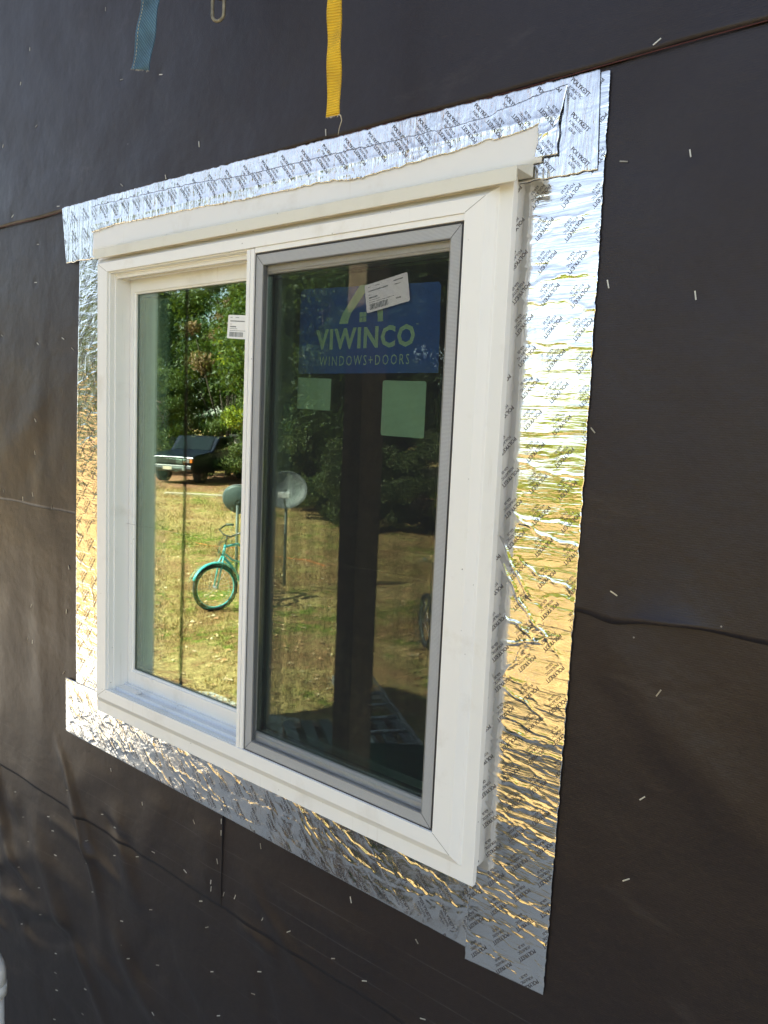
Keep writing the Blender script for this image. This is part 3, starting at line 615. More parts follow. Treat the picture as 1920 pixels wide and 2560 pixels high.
q = rrect(.8815, .979, .7425, .8420, .004); MB().prism([(x, z + (.001 if x < .9 else -.001)) for x, z in q], yb, yb + .0003).build('pale_sticker', M['mint'], rs)
def onto_glass(y0, y1, names):
    k = (1.10323 + y1) / (1.10323 + y0); off = rootloc(rs); c = Vector((1.76547, -1.10323, .75651))
    for ch_ in rs.children:
        if ch_.name.split('.')[0] in names:
            for v in ch_.data.vertices:
                p = v.co + off; q = c + (p - c) * k; q.y = p.y + (y1 - y0); v.co = q - off
onto_glass(-.0025, -.0243, ('blue_sticker', 'sticker_print', 'pale_sticker'))
def barlabel(parent, cx, cz, w_, h_, ang, y, seed, name='barcode_label'):
    c, s_ = math.cos(R(ang)), math.sin(R(ang)); T = lambda u, v: (cx + u * c - v * s_, cz + u * s_ + v * c)
    o = MB().prism([T(u, v) for u, v in rrect(-w_ / 2, w_ / 2, -h_ / 2, h_ / 2, .003)], y, y + .0003).build(name, M['paper'], parent)
    P = []; q_ = random.Random(seed); x = -w_ * .42
    while x < w_ * .02:
        bw = q_.choice([.0007, .0012, .0018]); Q = np.array([T(x, -h_ * .42), T(x + bw, -h_ * .42), T(x + bw, -h_ * .22), T(x, -h_ * .22)]); P.append((Q, np.array([(0, 1, 2), (0, 2, 3)]))); x += bw + q_.choice([.0007, .0011])
    def row(u, v, n_, hh):       # rows of print far too small to read in the photograph
        xx = u
        for k in range(n_):
            ww = q_.uniform(.0012, .0024); Q = np.array([T(xx, v), T(xx + ww, v), T(xx + ww, v + hh), T(xx, v + hh)]); P.append((Q, np.array([(0, 1, 2), (0, 2, 3)]))); xx += ww + .0005
    row(-w_ * .42, h_ * .38, 3, .0012); row(-w_ * .25, h_ * .38, 5, .0012); row(w_ * .18, h_ * .33, 9, .0022)
    row(-w_ * .42, h_ * .22, 20, .0023); row(w_ * .2, h_ * .2, 6, .0015); row(-w_ * .42, h_ * .1, 3, .001)
    row(-w_ * .42, -h_ * .02, 9, .0026); row(-w_ * .42, -h_ * .09, 11, .0009); row(-w_ * .42, -h_ * .17, 24, .0010); row(w_ * .2, -h_ * .30, 5, .0024)
    text_build(P, lambda a_, b_: np.full_like(a_, y - .0002), 'label_print', M['gripm'], o)
barlabel(rs, .9030, .9925, .0965, .0495, 9.5, -.0292, 3)
barlabel(ls, .4820, .9580, .098, .050, -4.5, .0085, 5)

# ------------------------------------------------------------------ things hanging before the wall
def ribbon(name, label, cat, pts, wdt, mat, th=.0018, yaw=0, stitches=False, fray=False, cut=0):
    """pts: (x,y,z) centre line from top to bottom; wdt along a horizontal direction turned by yaw"""
    t = thing(name, label, cat, pts[0]); P = np.array(pts, float); n = 60
    d = np.linspace(0, 1, len(P)); q_ = np.linspace(0, 1, n); C_ = np.stack([np.interp(q_, d, P[:, k]) for k in range(3)], 1)
    for _ in range(6): C_[1:-1] = (C_[:-2] + C_[2:] + 2 * C_[1:-1]) / 4
    m_ = 9; V = []; a = np.array([math.cos(R(yaw)), math.sin(R(yaw)), 0]); nrm = np.array([a[1], -a[0], 0])
    for i in range(n):
        for j in range(m_):
            u = (j / (m_ - 1) - .5); p = C_[i] + a * u * wdt + nrm * (.0022 * math.sin(i * .45 + u * 2) + .003 * u * u)
            if i == n - 1: p = p + np.array([0, 0, cut * u])
            V.append(p)
    V = np.array(V); nv = len(V); V = np.concatenate([V, V - nrm * th]); F = []
    for i in range(n - 1):
        for j in range(m_ - 1):
            k = i * m_ + j; F += [(k, k + m_, k + m_ + 1, k + 1), (k + nv, k + 1 + nv, k + m_ + 1 + nv, k + m_ + nv)]
    for i in range(n - 1):
        for j in (0, m_ - 1): k = i * m_ + j; F.append((k, k + nv, k + m_ + nv, k + m_))
    for j in range(m_ - 1):
        k = (n - 1) * m_ + j; F.append((k, k + nv, k + 1 + nv, k + 1))
    mesh_np('webbing', V, F, mat, t, True)
    e = (n - 1) * m_
    if stitches:
        sb = MB()
        for i in range(n - 44, n - 1):
            p = V[i * m_] * .86 + V[i * m_ + m_ - 1] * .14 + nrm * .0012; p2 = V[(i + 1) * m_] * .86 + V[(i + 1) * m_ + m_ - 1] * .14 + nrm * .0012
            sb.tube([tuple(p), tuple(p * .45 + p2 * .55)], .0006, 5)
        sb.build('stitching', M['fray'], t)
    fb_ = MB(); q2 = random.Random(2)
    for k in range(26):
        u = q2.random(); p = V[e] * (1 - u) + V[e + m_ - 1] * u; fb_.tube([tuple(p), (p[0] + q2.uniform(-.002, .002), p[1] - .001, p[2] - q2.uniform(.001, .004))], .0003, 4)
    if fray:
        p = V[e + m_ - 1]; fb_.tube([tuple(p), (p[0] + .004, p[1] - .001, p[2] - .002), (p[0] + .006, p[1], p[2] - .010), (p[0] + .001, p[1], p[2] - .022), (p[0] - .001, p[1], p[2] - .032)], [.0012, .001, .0008, .0006, .0003], 5)
    fb_.build('frayed_end', M['fray'], t)
    return t
ribbon('webbing_strap', 'dirty blue webbing strap hanging above the left end of the window', 'strap', [(.400, -.16, HZ), (.386, -.16, 2.0), (.379, -.155, 1.66), (.374, -.15, 1.60), (.357, -.15, 1.53), (.337, -.15, 1.455)], .050, M['strap_blue'], yaw=12, stitches=True, cut=-.012)
ribbon('webbing_strap', 'yellow webbing strap with a frayed end hanging above the middle of the window', 'strap', [(.872, -.13, HZ), (.852, -.13, 1.9), (.851, -.13, 1.5), (.849, -.13, 1.42), (.853, -.13, 1.35), (.8545, -.13, 1.265)], .0265, M['strap_yellow'], yaw=10, fray=True)
ch = thing('chain', 'rusty steel chain with its last link showing between the blue and yellow straps', 'chain', (.516, -.1, HZ))
def chain_link(zc, turn, nm=True):
    pts = []; hl, r_ = .0255 - .0135, .0125
    for k in range(9): a = math.pi * k / 8; pts.append((r_ * math.cos(a), hl + r_ * math.sin(a)))
    for k in range(9): a = math.pi + math.pi * k / 8; pts.append((r_ * math.cos(a), -hl + r_ * math.sin(a)))
    c, s_ = math.cos(R(turn)), math.sin(R(turn))
    MB().tube([(.5165 + u * c, -.10 + u * s_, zc + v) for u, v in pts], .0033, 8, closed=True).build('chain_link', M['chain'], ch, True)
zc = 1.5435; k = 0
while zc < HZ - .02: chain_link(zc, 20 if k % 2 == 0 else 108); zc += .0415; k += 1

# white drain pipe stub low on the left
pp = thing('drain_pipe', 'white plastic pipe with an elbow fitting beside the wall at the lower left', 'pipe', (-.325, -.15, GZ))
MB().tube([(-.354, -.15, GZ + .003), (-.354, -.15, -.88)], .025, 20).build('pipe', M['pvc'], pp, True)
eb = [(-.354, -.15, -.90), (-.354, -.15, -.875)] + [(-.354 - .035 * (1 - math.cos(a)), -.15, -.875 + .035 * math.sin(a)) for a in (R(20), R(45), R(70), R(90))] + [(-.42, -.15, -.84)]
MB().tube(eb, .031, 20).tube([(-.354, -.15, -.935), (-.354, -.15, -.90)], .033, 20).build('elbow', M['pvc'], pp, True)

# ------------------------------------------------------------------ the yard (seen in the glass and the foil)
gnd = mesh_np('ground', [(-220, -220, GZ), (220, -220, GZ), (220, 120, GZ), (-220, 120, GZ)], [(0, 1, 2, 3)], M['ground']); tag(gnd, None, None, kind='structure')
V = []
for k in range(60):
    x = -14 + k * .5; V += [(x, .0, GZ + .005), (x, -3.55 - .25 * math.sin(x * 1.7) - .15 * math.sin(x * 4.3), GZ + .005)]
gv = mesh_np('added_gravel_strip', V, [(2 * i, 2 * i + 1, 2 * i + 3, 2 * i + 2) for i in range(59)], M['gravel']); tag(gv, None, None, kind='structure')  # strip added to grey the foil's reflection and the bounce on the wall
# bare strip where the truck stands
cx = np.linspace(0, 1, 40); V = []; 
for t_ in cx:
    x = -40 + t_ * 27; y0 = -16.6 - .22 * (x + 25) + .35 * math.sin(x * 1.3); V += [(x, y0, GZ + .006), (x, y0 - 9 + math.sin(x), GZ + .006)]
dr = mesh_np('dirt_track', V, [(2 * i, 2 * i + 1, 2 * i + 3, 2 * i + 2) for i in range(39)], M['clay']); tag(dr, None, None, kind='structure')
# grass blades
def blades(n, xr, yr, hr, seed):
    q_ = np.random.default_rng(seed); x = q_.uniform(*xr, n); y = q_.uniform(*yr, n)
    # clump
    k = (np.sin(x * 1.9 + y * 1.1) + np.sin(x * .8 - y * 2.3 + 1) + np.sin(x * 4.1 + 2) * np.sin(y * 3.7) + q_.normal(0, .7, n)) > -.1; x = x[k]; y = y[k]; n = len(x)
    h = q_.uniform(*hr, n); a = q_.uniform(0, 2 * np.pi, n); lean = q_.uniform(.1, .9, n) * h; wd = h * .10 + .002; la = q_.uniform(0, 2 * np.pi, n)
    p0 = np.stack([x - np.cos(a) * wd, y - np.sin(a) * wd, np.full(n, GZ)], 1); p1 = np.stack([x + np.cos(a) * wd, y + np.sin(a) * wd, np.full(n, GZ)], 1)
    p2 = np.stack([x + np.cos(la) * lean, y + np.sin(la) * lean, GZ + h], 1)
    return np.stack([p0, p1, p2], 1).reshape(-1, 3)
V = np.concatenate([blades(90000, (-12, 1), (-11, -3.4), (.02, .06), 1), blades(70000, (-26, -3), (-20, -9), (.03, .09), 2)])
gr = mesh_np('grass', V, np.arange(len(V)).reshape(-1, 3), M['blades']); tag(gr, 'thin patchy lawn grass, green and straw coloured', 'grass', kind='stuff')

# fallen leaves and chips lying in the grass
q_ = np.random.default_rng(5); n_ = 9000; x = q_.uniform(-22, 0, n_); y = q_.uniform(-18, -2.2, n_); a = q_.uniform(0, 6.28, n_); s_ = q_.uniform(.015, .045, n_)
V = []
for k, (u, v, t_) in enumerate(((-1, 0, .004), (0, -.6, .02), (1, 0, .006), (0, .6, .03))):
    V.append(np.stack([x + s_ * (u * np.cos(a) - v * np.sin(a)), y + s_ * (u * np.sin(a) + v * np.cos(a)), np.full(n_, GZ + .012) + t_ * q_.uniform(.3, 1, n_)], 1))
V = np.stack(V, 1).reshape(-1, 3)
fm_, fn_, fb2 = new_mat('dry_leaves'); L(fn_, ramp(fn_, tex(fn_, 9, 4, .8), [(.35, (.45, .17, .07)), (.5, (.60, .36, .17)), (.62, (.80, .72, .50))]), fb2.inputs['Base Color']); fb2.inputs['Roughness'].default_value = .7
lv = mesh_np('fallen_leaves', V, np.arange(len(V)).reshape(-1, 4), fm_); tag(lv, 'dry fallen leaves scattered in the grass', 'leaves', kind='stuff')

def crown_mesh(name, seed, h, rad, base, nclump, per, leaf, flat=1.0):
    q_ = np.random.default_rng(seed); cl = []
    for i in range(nclump):
        d = q_.normal(size=3); d /= np.linalg.norm(d); rr_ = q_.uniform(.45, 1.0) ** .6
        c = np.array([d[0] * rad * rr_, d[1] * rad * rr_, base + (h - base) * (.5 + .5 * d[2] * rr_ * flat)]); taper = 1 - .35 * max(0, (c[2] - base) / (h - base) - .5) * 2
        c[:2] *= taper; cl.append((c, q_.uniform(.16, .30) * rad))
    C_ = np.repeat(np.array([c for c, r_ in cl]), per, 0); Rr = np.repeat(np.array([r_ for c, r_ in cl]), per); n = len(C_)
    d = q_.normal(size=(n, 3)); d /= np.linalg.norm(d, axis=1)[:, None]; rad_ = Rr * q_.uniform(.35, 1.08, n); P = C_ + d * rad_[:, None] * [1, 1, .75]
    nrm = d * .6 + q_.normal(size=(n, 3)) * .6; nrm /= np.linalg.norm(nrm, axis=1)[:, None]
    t1 = np.cross(nrm, q_.normal(size=(n, 3))); t1 /= np.linalg.norm(t1, axis=1)[:, None]; t2 = np.cross(nrm, t1); s_ = (leaf * q_.uniform(.6, 1.3, n))[:, None]
    V = np.stack([P - t1 * s_, P + t2 * s_ * .5 - nrm * s_ * .12, P + t1 * s_, P - t2 * s_ * .5 - nrm * s_ * .12], 1).reshape(-1, 3); V[:, 2] = np.maximum(V[:, 2], .03)
    return V, np.arange(len(V)).reshape(-1, 4), cl
def make_tree(seed, h, rad, base, nclump, per, leaf, leafmat, trunk_r, label, cat='tree', nm='broadleaf_tree', loc=(0, 0, GZ), group='trees round the yard'):
    t = thing(nm, label, cat, loc, group)
    V, F, cl = crown_mesh('crown', seed, h, rad, base, nclump, per, leaf); mesh_np('crown', V + np.array(loc), F, leafmat, t)
    q_ = random.Random(seed); mb = MB(); L0 = Vector(loc); top = h * .72
    tp = [L0 + Vector((.12 * math.sin(k * .9 + seed) * k * .15, .12 * math.cos(k * 1.1 + seed) * k * .15, top * k / 6)) for k in range(7)]
    mb.tube([tuple(p) for p in tp], [trunk_r * (1 - .12 * k) for k in range(7)], 9)
    for c, r_ in cl[:14]:
        k = q_.randint(1, 5); p = tp[k]; e = L0 + Vector(c.tolist()); md_ = (p + e) / 2 + Vector((0, 0, -.15 * rad)); mb.tube([tuple(p), tuple(md_), tuple(e)], [trunk_r * .4, trunk_r * .25, trunk_r * .08], 6)
    mb.build('trunk', M['bark'], t, True)
    return t
def dup(root, loc, rot, scale, label, group=None):
    r_ = root.copy(); COL.objects.link(r_); r_.location = loc; r_.rotation_euler = (0, 0, rot); r_.scale = (scale,) * 3; r_['label'] = label
    if group: r_['group'] = group
    for c in list(root.children):
        d = c.copy(); COL.objects.link(d); d.parent = r_
        for g_ in list(c.children): e = g_.copy(); COL.objects.link(e); e.parent = d
    return r_
TA = make_tree(11, 13, 4.6, 1.2, 60, 420, .13, M['leafA'], .26, 'tall mid-green broadleaf tree across the yard', loc=(-31, -27, GZ))
TB = make_tree(12, 12, 4.2, .6, 56, 420, .13, M['leafB'], .24, 'dark dense broadleaf tree behind the truck', loc=(-27, -27, GZ))
TC = make_tree(13, 9.5, 3.2, .3, 60, 420, .105, M['leafC'], .17, 'bright yellow-green tree with low branches right of the truck', loc=(-20.6, -21.6, GZ))
TD = make_tree(14, 4.0, 2.3, .1, 40, 480, .075, M['leafD'], .08, 'olive bushy shrub in front of the tree line', 'shrub', 'shrub', loc=(-23.4, -22.2, GZ), group='shrubs round the yard')
TR = make_tree(15, 8.5, 2.2, 4.0, 22, 300, .12, M['leafR'], .16, 'thin tree with rusty brown leaves high behind the truck', loc=(-27.5, -23.5, GZ))
TE = make_tree(16, 3.1, 2.2, .05, 40, 420, .08, M['leafC'], .06, 'bright yellow-green bush along the edge of the lawn', 'shrub', 'shrub', loc=(-1, -16.5, GZ), group='shrubs round the yard')
lab = 'broadleaf tree in the wood round the yard'
for i, (x, y, s_, kk) in enumerate([(-36, -22, .95, 'A'), (-33, -33, 1.15, 'B'), (-26, -31, 1.2, 'A'), (-20, -27, 1.1, 'B'), (-19.5, -22, .95, 'B'), (-16.8, -18.8, .85, 'A'), (-14.4, -16.6, .62, 'B'), (-23, -25.5, 1.1, 'A'),
                                    (-18.5, -21.0, .85, 'B'), (-28, -31, 1.1, 'A'), (-12.8, -16.8, .58, 'B'), (-42, -20, .6, 'A'), (-47, -15, .55, 'B'), (-53, -8, .5, 'A'), (-38, -28, .8, 'B'), (-30, -21.0, .45, 'A'), (-60, -25, .7, 'B'),
                                    (-4, -34, .38, 'B'), (2, -32, .36, 'A'), (8, -30, .4, 'B'), (14, -26, .4, 'A'), (-9, -38, .42, 'B'), (22, -14, .4, 'A')]):
    src = {'A': TA, 'B': TB}[kk]; dup(src, (x, y, GZ), i * 1.37, s_, lab, 'trees of the wood round the yard')
for i, (x, y, s_, kk) in enumerate([(-18.6, -19.4, .55, 'C'), (-16.5, -18.2, .5, 'C'), (-22.5, -24.5, 1.05, 'C'), (-34.5, -23, .8, 'C')]): dup(TC, (x, y, GZ), i * 2.1 + .5, s_, 'yellow-green tree at the edge of the wood', 'yellow-green trees at the edge of the wood')
for i, (x, y, s_, kk) in enumerate([(-13.3, -15.3, .7, 'D'), (-11.2, -14.6, .65, 'D'), (-9.4, -14.9, .6, 'D'), (-6.6, -14.6, .8, 'E'), (-5.2, -15.2, 1.0, 'E'), (-3, -15.8, 1.05, 'E'), (1.2, -16, 1.0, 'E'), (3.5, -15.5, 1.1, 'E'), (6, -15, 1.0, 'E'), (9, -14, 1.1, 'E'), (12, -12, 1.1, 'E'),
                                    (-15.5, -16.8, .8, 'D'), (-32, -19.5, .6, 'D'), (-36, -17, .9, 'E'), (-40, -14, .9, 'E'), (-45, -10, 1.0, 'E'), (-5.8, -19, 1.3, 'E'), (-1.5, -20, 1.35, 'E'), (4, -20, 1.3, 'E')]):
    dup({'D': TD, 'E': TE}[kk], (x, y, GZ), i * 1.9, s_, 'bush along the edge of the lawn', 'bushes along the edge of the lawn')

# frames of reference for things placed in the yard
def frame(origin, fwd):
    f_ = Vector((fwd[0], fwd[1], 0)).normalized(); s_ = Vector((-f_.y, f_.x, 0)); mt = Matrix.Identity(4)
    for i in range(3): mt[i][0] = f_[i]; mt[i][1] = s_[i]; mt[i][3] = origin[i]
    mt[2][2] = 1; return mt
# truck: local x forward, y to its left, z up; origin on the ground under the front bumper
tk = thing('pickup_truck', 'dark navy pickup truck with a chrome bumper parked under the trees', 'truck', (-24.5, -17.9, GZ))
TM = frame((-24.5, -17.9, GZ), (.347, .933)) @ Matrix.Scale(1.1, 4)
def tbox(mb, *a): return mb.box(*a, TM)
def tprof(mb, pts, y0, y1, inset=0):
    b = len(mb.v); k = len(pts)
    for yy in (y0, y1): mb.v += [tuple(TM @ Vector((x, yy, z))) for x, z in pts]
    mb.f += [tuple(b + i for i in range(k)), tuple(b + k + i for i in reversed(range(k)))] + [(b + i, b + k + i, b + k + (i + 1) % k, b + (i + 1) % k) for i in range(k)]
bd = MB(); tprof(bd, [(-.05, .50), (-.02, .80), (-.10, 1.04), (-.40, 1.13), (-1.45, 1.22), (-1.50, 1.24), (-2.0, 1.78), (-3.0, 1.80), (-3.15, 1.28), (-5.1, 1.26), (-5.1, .55), (-4.5, .52), (-.4, .42)], -.96, .96)
bd.build('body', M['navy'], tk, bevel=.05)
g_ = MB(); tbox(g_, -.04, .02, -.55, .55, .80, 1.02); 
for k in range(5): tbox(g_, .0, .035, -.53, .53, .815 + k * .042, .83 + k * .042)
g_.build('grille', M['chrome'], tk)
bp_ = MB(); tprof(bp_, [(.10, .50), (.14, .60), (.10, .74), (-.05, .74), (-.05, .48)], -.99, .99); bp_.build('front_bumper', M['chrome'], tk, bevel=.03)
tbox(MB(), .142, .15, -.18, .18, .56, .68).build('number_plate', M['plank'], tk)
for s_ in (-1, 1):
    a, b_ = sorted((s_ * .60, s_ * .86)); tbox(MB(), -.02, .05, a, b_, .82, 1.0).build('headlight', M['lamp'], tk, bevel=.03)
    a, b_ = sorted((s_ * .865, s_ * .965)); tbox(MB(), -.05, .03, a, b_, .83, .97).build('indicator', M['amber'], tk, bevel=.01)
    tbox(MB(), .13, .145, *sorted((s_ * .62, s_ * .72)), .55, .63).build('fog_lamp', M['lamp'], tk)
wsn = MB(); b0 = len(wsn.v); wsn.v += [tuple(TM @ Vector(p)) for p in ((-1.52, -.82, 1.27), (-1.52, .82, 1.27), (-1.97, .74, 1.745), (-1.97, -.74, 1.745), (-1.50, -.82, 1.28), (-1.50, .82, 1.28), (-1.95, .74, 1.755), (-1.95, -.74, 1.755))]
wsn.f += [(4, 5, 6, 7), (3, 2, 1, 0), (0, 1, 5, 4), (1, 2, 6, 5), (2, 3, 7, 6), (3, 0, 4, 7)]; wsn.build('windscreen', M['winglass'], tk)
for s_ in (-1, 1): tbox(MB(), -2.95, -2.02, *sorted((s_ * .955, s_ * .966)), 1.28, 1.70).build('side_window', M['winglass'], tk)
for xx in (-.85, -4.1):
    for s_ in (-1, 1):
        c = TM @ Vector((xx, s_ * .80, .38)); ax = (TM.to_3x3() @ Vector((0, 1, 0)))
        wv_ = MB().tube([tuple(c - ax * .13), tuple(c + ax * .13)], .38, 24).build('wheel', M['tyre'], tk, True)
        MB().tube([tuple(c - ax * .135 * 1), tuple(c + ax * .135)], .21, 16).build('rim', M['chrome'], wv_, True)
# turquoise bicycle
def bicycle(P, fwd, wheel_dir, paint, label, fender=True):
    t = thing('bicycle', label, 'bicycle', (P[0], P[1], GZ)); f_ = Vector((*fwd, 0)).normalized(); wd = Vector((*wheel_dir, 0)).normalized(); ax = Vector((-f_.y, f_.x, 0)); U = Vector((0, 0, 1))
    hub = Vector((P[0], P[1], GZ + .33)); up_ = (U - f_ * .32).normalized()
    def wheel(h, d, nm):
        side = Vector((-d.y, d.x, 0)); c = lambda r_, a: h + d * r_ * math.cos(a) + U * r_ * math.sin(a)
        w_ = MB().tube([tuple(c(.312, a)) for a in np.linspace(0, 2 * math.pi, 41)[:-1]], .030, 8, True).build(nm, M['tyre'], t, True)
        MB().tube([tuple(c(.285, a)) for a in np.linspace(0, 2 * math.pi, 41)[:-1]], .013, 6, True).build('rim', M[paint], w_, True)
        s_ = MB()
        for k in range(20): s_.tube([tuple(h + side * (.03 if k % 2 else -.03)), tuple(c(.28, k * math.pi / 10))], .0015, 4)
        s_.tube([tuple(h - side * .06), tuple(h + side * .06)], .018, 8); s_.build('spokes', M['alu'], w_)
        return side
    sd_ = wheel(hub, wd, 'front_wheel'); rear = hub - f_ * 1.08; wheel(rear, f_, 'rear_wheel')
    head0 = hub - f_ * .16 + U * .42; head1 = head0 + up_ * .17; bb = hub - f_ * .62 + U * (-.05); seat = bb - f_ * .20 + U * .52
    fk = MB()
    for k in (-1, 1): fk.tube([tuple(hub + sd_ * .055 * k), tuple(hub + sd_ * .055 * k + up_ * .36), tuple(head0 + sd_ * .03 * k)], [.011, .014, .014], 8)
    fk.tube([tuple(head0 - up_ * .02), tuple(head1)], .022, 10); fk.build('fork', M[paint], t, True)
    fm = MB(); fm.tube([tuple(head1 - U * .03), tuple((head1 + seat) / 2 + U * .03), tuple(seat - U * .12)], .018, 8).tube([tuple(head0), tuple((head0 + bb) / 2 + U * .03 - f_ * .02), tuple(bb)], .021, 8)
    fm.tube([tuple(head0 + U * .06), tuple((head0 + bb) / 2 + U * .15), tuple(seat - U * .26)], .014, 8).tube([tuple(bb), tuple(seat)], .016, 8)
    for k in (-1, 1): fm.tube([tuple(bb + ax * .04 * k), tuple(rear + ax * .06 * k)], .010, 6).tube([tuple(seat - U * .12 + ax * .02 * k), tuple(rear + ax * .06 * k)], .009, 6)
    fm.build('frame', M[paint], t, True)
    if fender:
        for h, d, sd2, a0, a1 in ((hub, wd, sd_, 20, 150), (rear, f_, ax, 40, 190)):
            V = []; F = []
            al = np.linspace(R(a0), R(a1), 18)
            for a in al:
                for u, dr_ in ((-.034, -.012), (-.018, .004), (.018, .004), (.034, -.012)): V.append(tuple(h + (d * math.cos(a) + U * math.sin(a)) * (.36 + dr_) + sd2 * u))
            for i in range(17):
                for j in range(3): k = i * 4 + j; F.append((k, k + 1, k + 5, k + 4))
            o = mesh_np('mudguard', V, F, M[paint], t, True); md_ = o.modifiers.new('t', 'SOLIDIFY'); md_.thickness = .003
    st = MB(); hb = head1 + up_ * .13; st.tube([tuple(head1), tuple(hb)], .012, 8)
    pts = [hb - sd_ * .34 - wd * .26 + U * .10, hb - sd_ * .34 - wd * .14 + U * .11, hb - sd_ * .27 + U * .05, hb - sd_ * .12, hb, hb + sd_ * .12, hb + sd_ * .27 + U * .05, hb + sd_ * .34 - wd * .14 + U * .11, hb + sd_ * .34 - wd * .26 + U * .10]
    hbo = st.tube([tuple(p) for p in pts], .012, 8).build('handlebar', M['chrome'], t, True)
    for a_, b_ in ((0, 1), (-1, -2)): MB().tube([tuple(pts[a_]), tuple(pts[b_])], .018, 8).build('grip', M['gripm'], hbo, True)
    MB().tube([tuple(seat - f_ * .14 + U * .07), tuple(seat - f_ * .08 + U * .085), tuple(seat + f_ * .12 + U * .07)], [.085, .08, .025], 10).tube([tuple(seat), tuple(seat + U * .07)], .013, 8).build('saddle', M['black'], t, True)
    cb = MB(); 
    for k in range(4): cb.tube([tuple(hb + sd_ * (.1 * (-1) ** k) - U * .01), tuple(hb + wd * (.10 + .02 * k) - U * (.08 + .02 * k)), tuple(head0 + wd * .07 + U * .1 - U * .02 * k), tuple(head0)], .003, 5)
    cb.build('cables', M['black'], t, True)
    return t
bicycle((-6.58, -5.71), (.23, .96), (-.25, .96), 'teal', 'turquoise cruiser bicycle standing on the lawn')
bicycle((-3.47, -6.52), (-.95, .30), (-.74, -.67), 'gripm', 'dark grey bicycle standing on the lawn', False)
# satellite dishes on posts
def dish(P, zc, rad, face, pr, label, mat):
    t = thing('satellite_dish', label, 'satellite dish', (P[0], P[1], GZ)); f_ = Vector(face).normalized(); a = f_.cross(Vector((0, 0, 1))).normalized(); b_ = a.cross(f_)
    C0 = Vector((P[0], P[1], zc)); V = []; F = []; nr, na = 7, 32
    for i in range(nr + 1):
        r_ = rad * i / nr
        for j in range(na): an = 2 * math.pi * j / na; V.append(tuple(C0 + a * r_ * 1.0 * math.cos(an) + b_ * r_ * .92 * math.sin(an) + f_ * (.09 * (r_ / rad) ** 2 + .03)))
    for i in range(nr):
        for j in range(na): F.append((i * na + j, i * na + (j + 1) % na, (i + 1) * na + (j + 1) % na, (i + 1) * na + j))
    o = mesh_np('reflector', V, F, M[mat], t, True); md_ = o.modifiers.new('t', 'SOLIDIFY'); md_.thickness = .008
    rim = [tuple(C0 + a * rad * math.cos(2 * math.pi * j / 40) + b_ * rad * .92 * math.sin(2 * math.pi * j / 40) + f_ * .12) for j in range(40)]
    MB().tube(rim, .008, 6, True).build('rim', M['dish'], t, True)
    MB().tube([(P[0], P[1], GZ), (P[0], P[1], zc - .05)], .024, 12).build('mast', M['mastm'], t, True)
    e = C0 - b_ * rad * .5 + f_ * .42; MB().tube([tuple(C0 - b_ * rad * .9 + f_ * .08), tuple(e)], .012, 8).build('feed_arm', M['dish'], t, True)
    mm = frame(tuple(e), (f_.x, f_.y)); MB().box(-.05, .03, -.09, .09, -.02, .07, mm).build('feed_horn', M['paper'], t, bevel=.01)
    return t
dish((-7.17, -7.7), -.33, .33, (.62, .72, .25), 0, 'pale grey satellite dish on a pole facing the house', 'dish')
dish((-7.26, -6.67), -.47, .26, (-.55, -.75, .3), 0, 'dark-backed satellite dish on a pole seen from behind', 'dishback')
# timber post with an arm, and the dark rope tied to it
pf = thing('timber_post', 'rough square timber post with a crossarm tied back to the house', 'post', (-.80, -2.0, GZ))
pm = Matrix.Translation((-.80, -2.0, 0)) @ Matrix.Rotation(R(12), 4, 'Z')
MB().box(-.075, .075, -.075, .075, GZ, 2.6, pm).build('post', M['post'], pf, bevel=.004)
MB().box(-.87, -.73, -2.15, -.34, 2.6, 2.76).build('crossarm', M['post'], pf, bevel=.004)
rp = thing('rope', 'dark red rope hanging straight down from the crossarm', 'rope', (-.80, -.80, 2.6))
pts = [(-.80 + .003 * math.sin(z * 5), -.80 + .003 * math.cos(z * 4), z) for z in np.linspace(2.6, -1.2, 90)]
MB().tube(pts, [.0065 + .0012 * math.sin(i * 2.2) for i in range(90)], 8).build('strand', M['rope'], rp, True)
# extension cord, plank, shed
cp = [(-11.58, -9.23), (-11.0, -9.2), (-10.43, -9.53), (-9.8, -9.4), (-9.18, -9.49), (-8.53, -9.67), (-7.9, -9.5)]
cd = MB().tube([(x, y, GZ + .012) for x, y in cp], .009, 6).build('extension_cord', M['orange'], None, True); tag(cd, 'orange extension cord lying across the lawn', 'cord')
pk = MB().box(-1.9, 1.3, -.12, .12, 0, .05, frame((-19.6, -16.4, GZ + .01), (.82, -.57))).build('plank', M['plank'], None, bevel=.006); tag(pk, 'long pale plank lying at the edge of the lawn', 'plank')
sh = thing('shed', 'small beige shed beyond the trees right of the truck', 'shed', (-26, -23.8, GZ)); SM = frame((-25.6, -24.3, GZ), (.62, .78))
MB().box(-1.5, 0, -1.6, 1.6, 0, 1.95, SM).build('wall', M['shed'], sh); 
MB().box(-1.7, .2, -1.8, 1.8, 1.95, 2.05, SM).build('roof', M['shingle'], sh); MB().box(.0, .04, -.5, .4, .03, 1.8, SM).build('door', M['soffit'], sh)
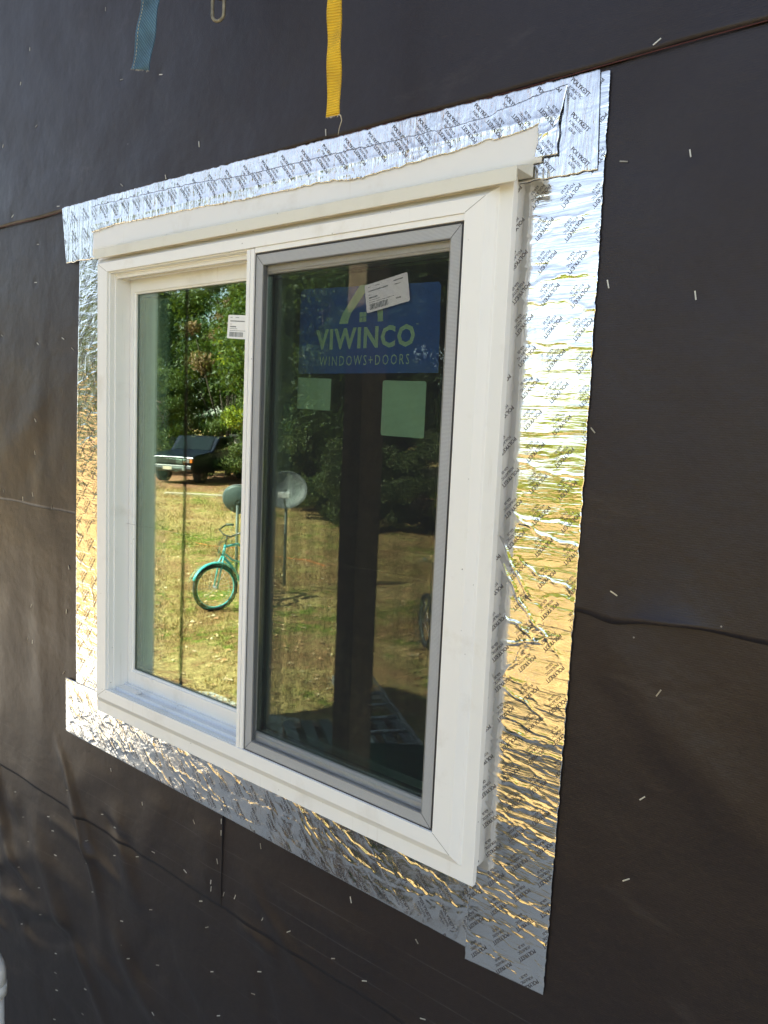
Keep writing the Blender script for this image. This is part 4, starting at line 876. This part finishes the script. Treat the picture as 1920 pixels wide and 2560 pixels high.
# ladder and garden cart in the shade of the house
ld = thing('ladder', 'aluminium extension ladder lying on the grass beside the house', 'ladder', (-2.1, -4.0, GZ)); LM = frame((-2.25, -4.05, GZ + .14), (.80, .60))
for k in (-1, 1): MB().box(-1.0, 2.4, k * .19 - .015, k * .19 + .015, -.04, .04, LM).build('rail', M['alu'], ld, bevel=.004)
for k in range(11): MB().tube([tuple(LM @ Vector((-.85 + k * .3, -.19, 0))), tuple(LM @ Vector((-.85 + k * .3, .19, 0)))], .014, 8).build('rung', M['alu'], ld, True)
MB().box(-.6, -.5, -.25, .25, -.14, -.04, LM).box(1.6, 1.7, -.25, .25, -.14, -.04, LM).build('bearer', M['plank'], ld)
gc = thing('garden_cart', 'green garden cart with a long handle beside the ladder', 'cart', (-.9, -2.75, GZ)); GM = frame((-.90, -2.72, GZ), (-.78, .62))
tub = MB().ring([])
tub.v = [tuple(GM @ Vector(p)) for p in ((-.30, -.20, .25), (.30, -.20, .25), (.30, .20, .25), (-.30, .20, .25), (-.42, -.32, .55), (.42, -.32, .55), (.42, .32, .55), (-.42, .32, .55))]
tub.f = [(0, 3, 2, 1), (0, 1, 5, 4), (1, 2, 6, 5), (2, 3, 7, 6), (3, 0, 4, 7)]
o = tub.build('tub', M['green'], gc); md_ = o.modifiers.new('t', 'SOLIDIFY'); md_.thickness = .012
MB().tube([tuple(GM @ Vector(p)) for p in ((.30, 0, .25), (.60, 0, .14), (.62, 0, .20), (.36, 0, .95))], .024, 8).build('handle', M['green'], gc, True)
for sx in (-1, 1):
    for sy in (-1, 1):
        c = GM @ Vector((sx * .25, sy * .27, .13)); ax = GM.to_3x3() @ Vector((0, 1, 0)); MB().tube([tuple(c - ax * .035), tuple(c + ax * .035)], .13, 18).build('wheel', M['tyre'], gc, True)
MB().tube([tuple(GM @ Vector((-.25, -.25, .13))), tuple(GM @ Vector((-.25, .25, .13)))], .012, 6).tube([tuple(GM @ Vector((.25, -.25, .13))), tuple(GM @ Vector((.25, .25, .13)))], .012, 6).build('axle', M['black'], gc, True)

pl_ = thing('pallet', 'weathered wooden pallet lying on the gravel behind the cart', 'pallet', (-1.9, -3.5, GZ)); PM = frame((-1.95, -3.45, GZ), (.80, .60))
for k in range(7): MB().box(-.6, .6, -.5 + k * .155, -.41 + k * .155, .11, .13, PM).build('board', M['mastm'] if k % 3 else M['dish'], pl_, bevel=.003)
MB().box(-.6, -.5, -.5, .52, .01, .108, PM).box(-.05, .05, -.5, .52, .01, .108, PM).box(.5, .6, -.5, .52, .01, .108, PM).build('bearer', M['post'], pl_)
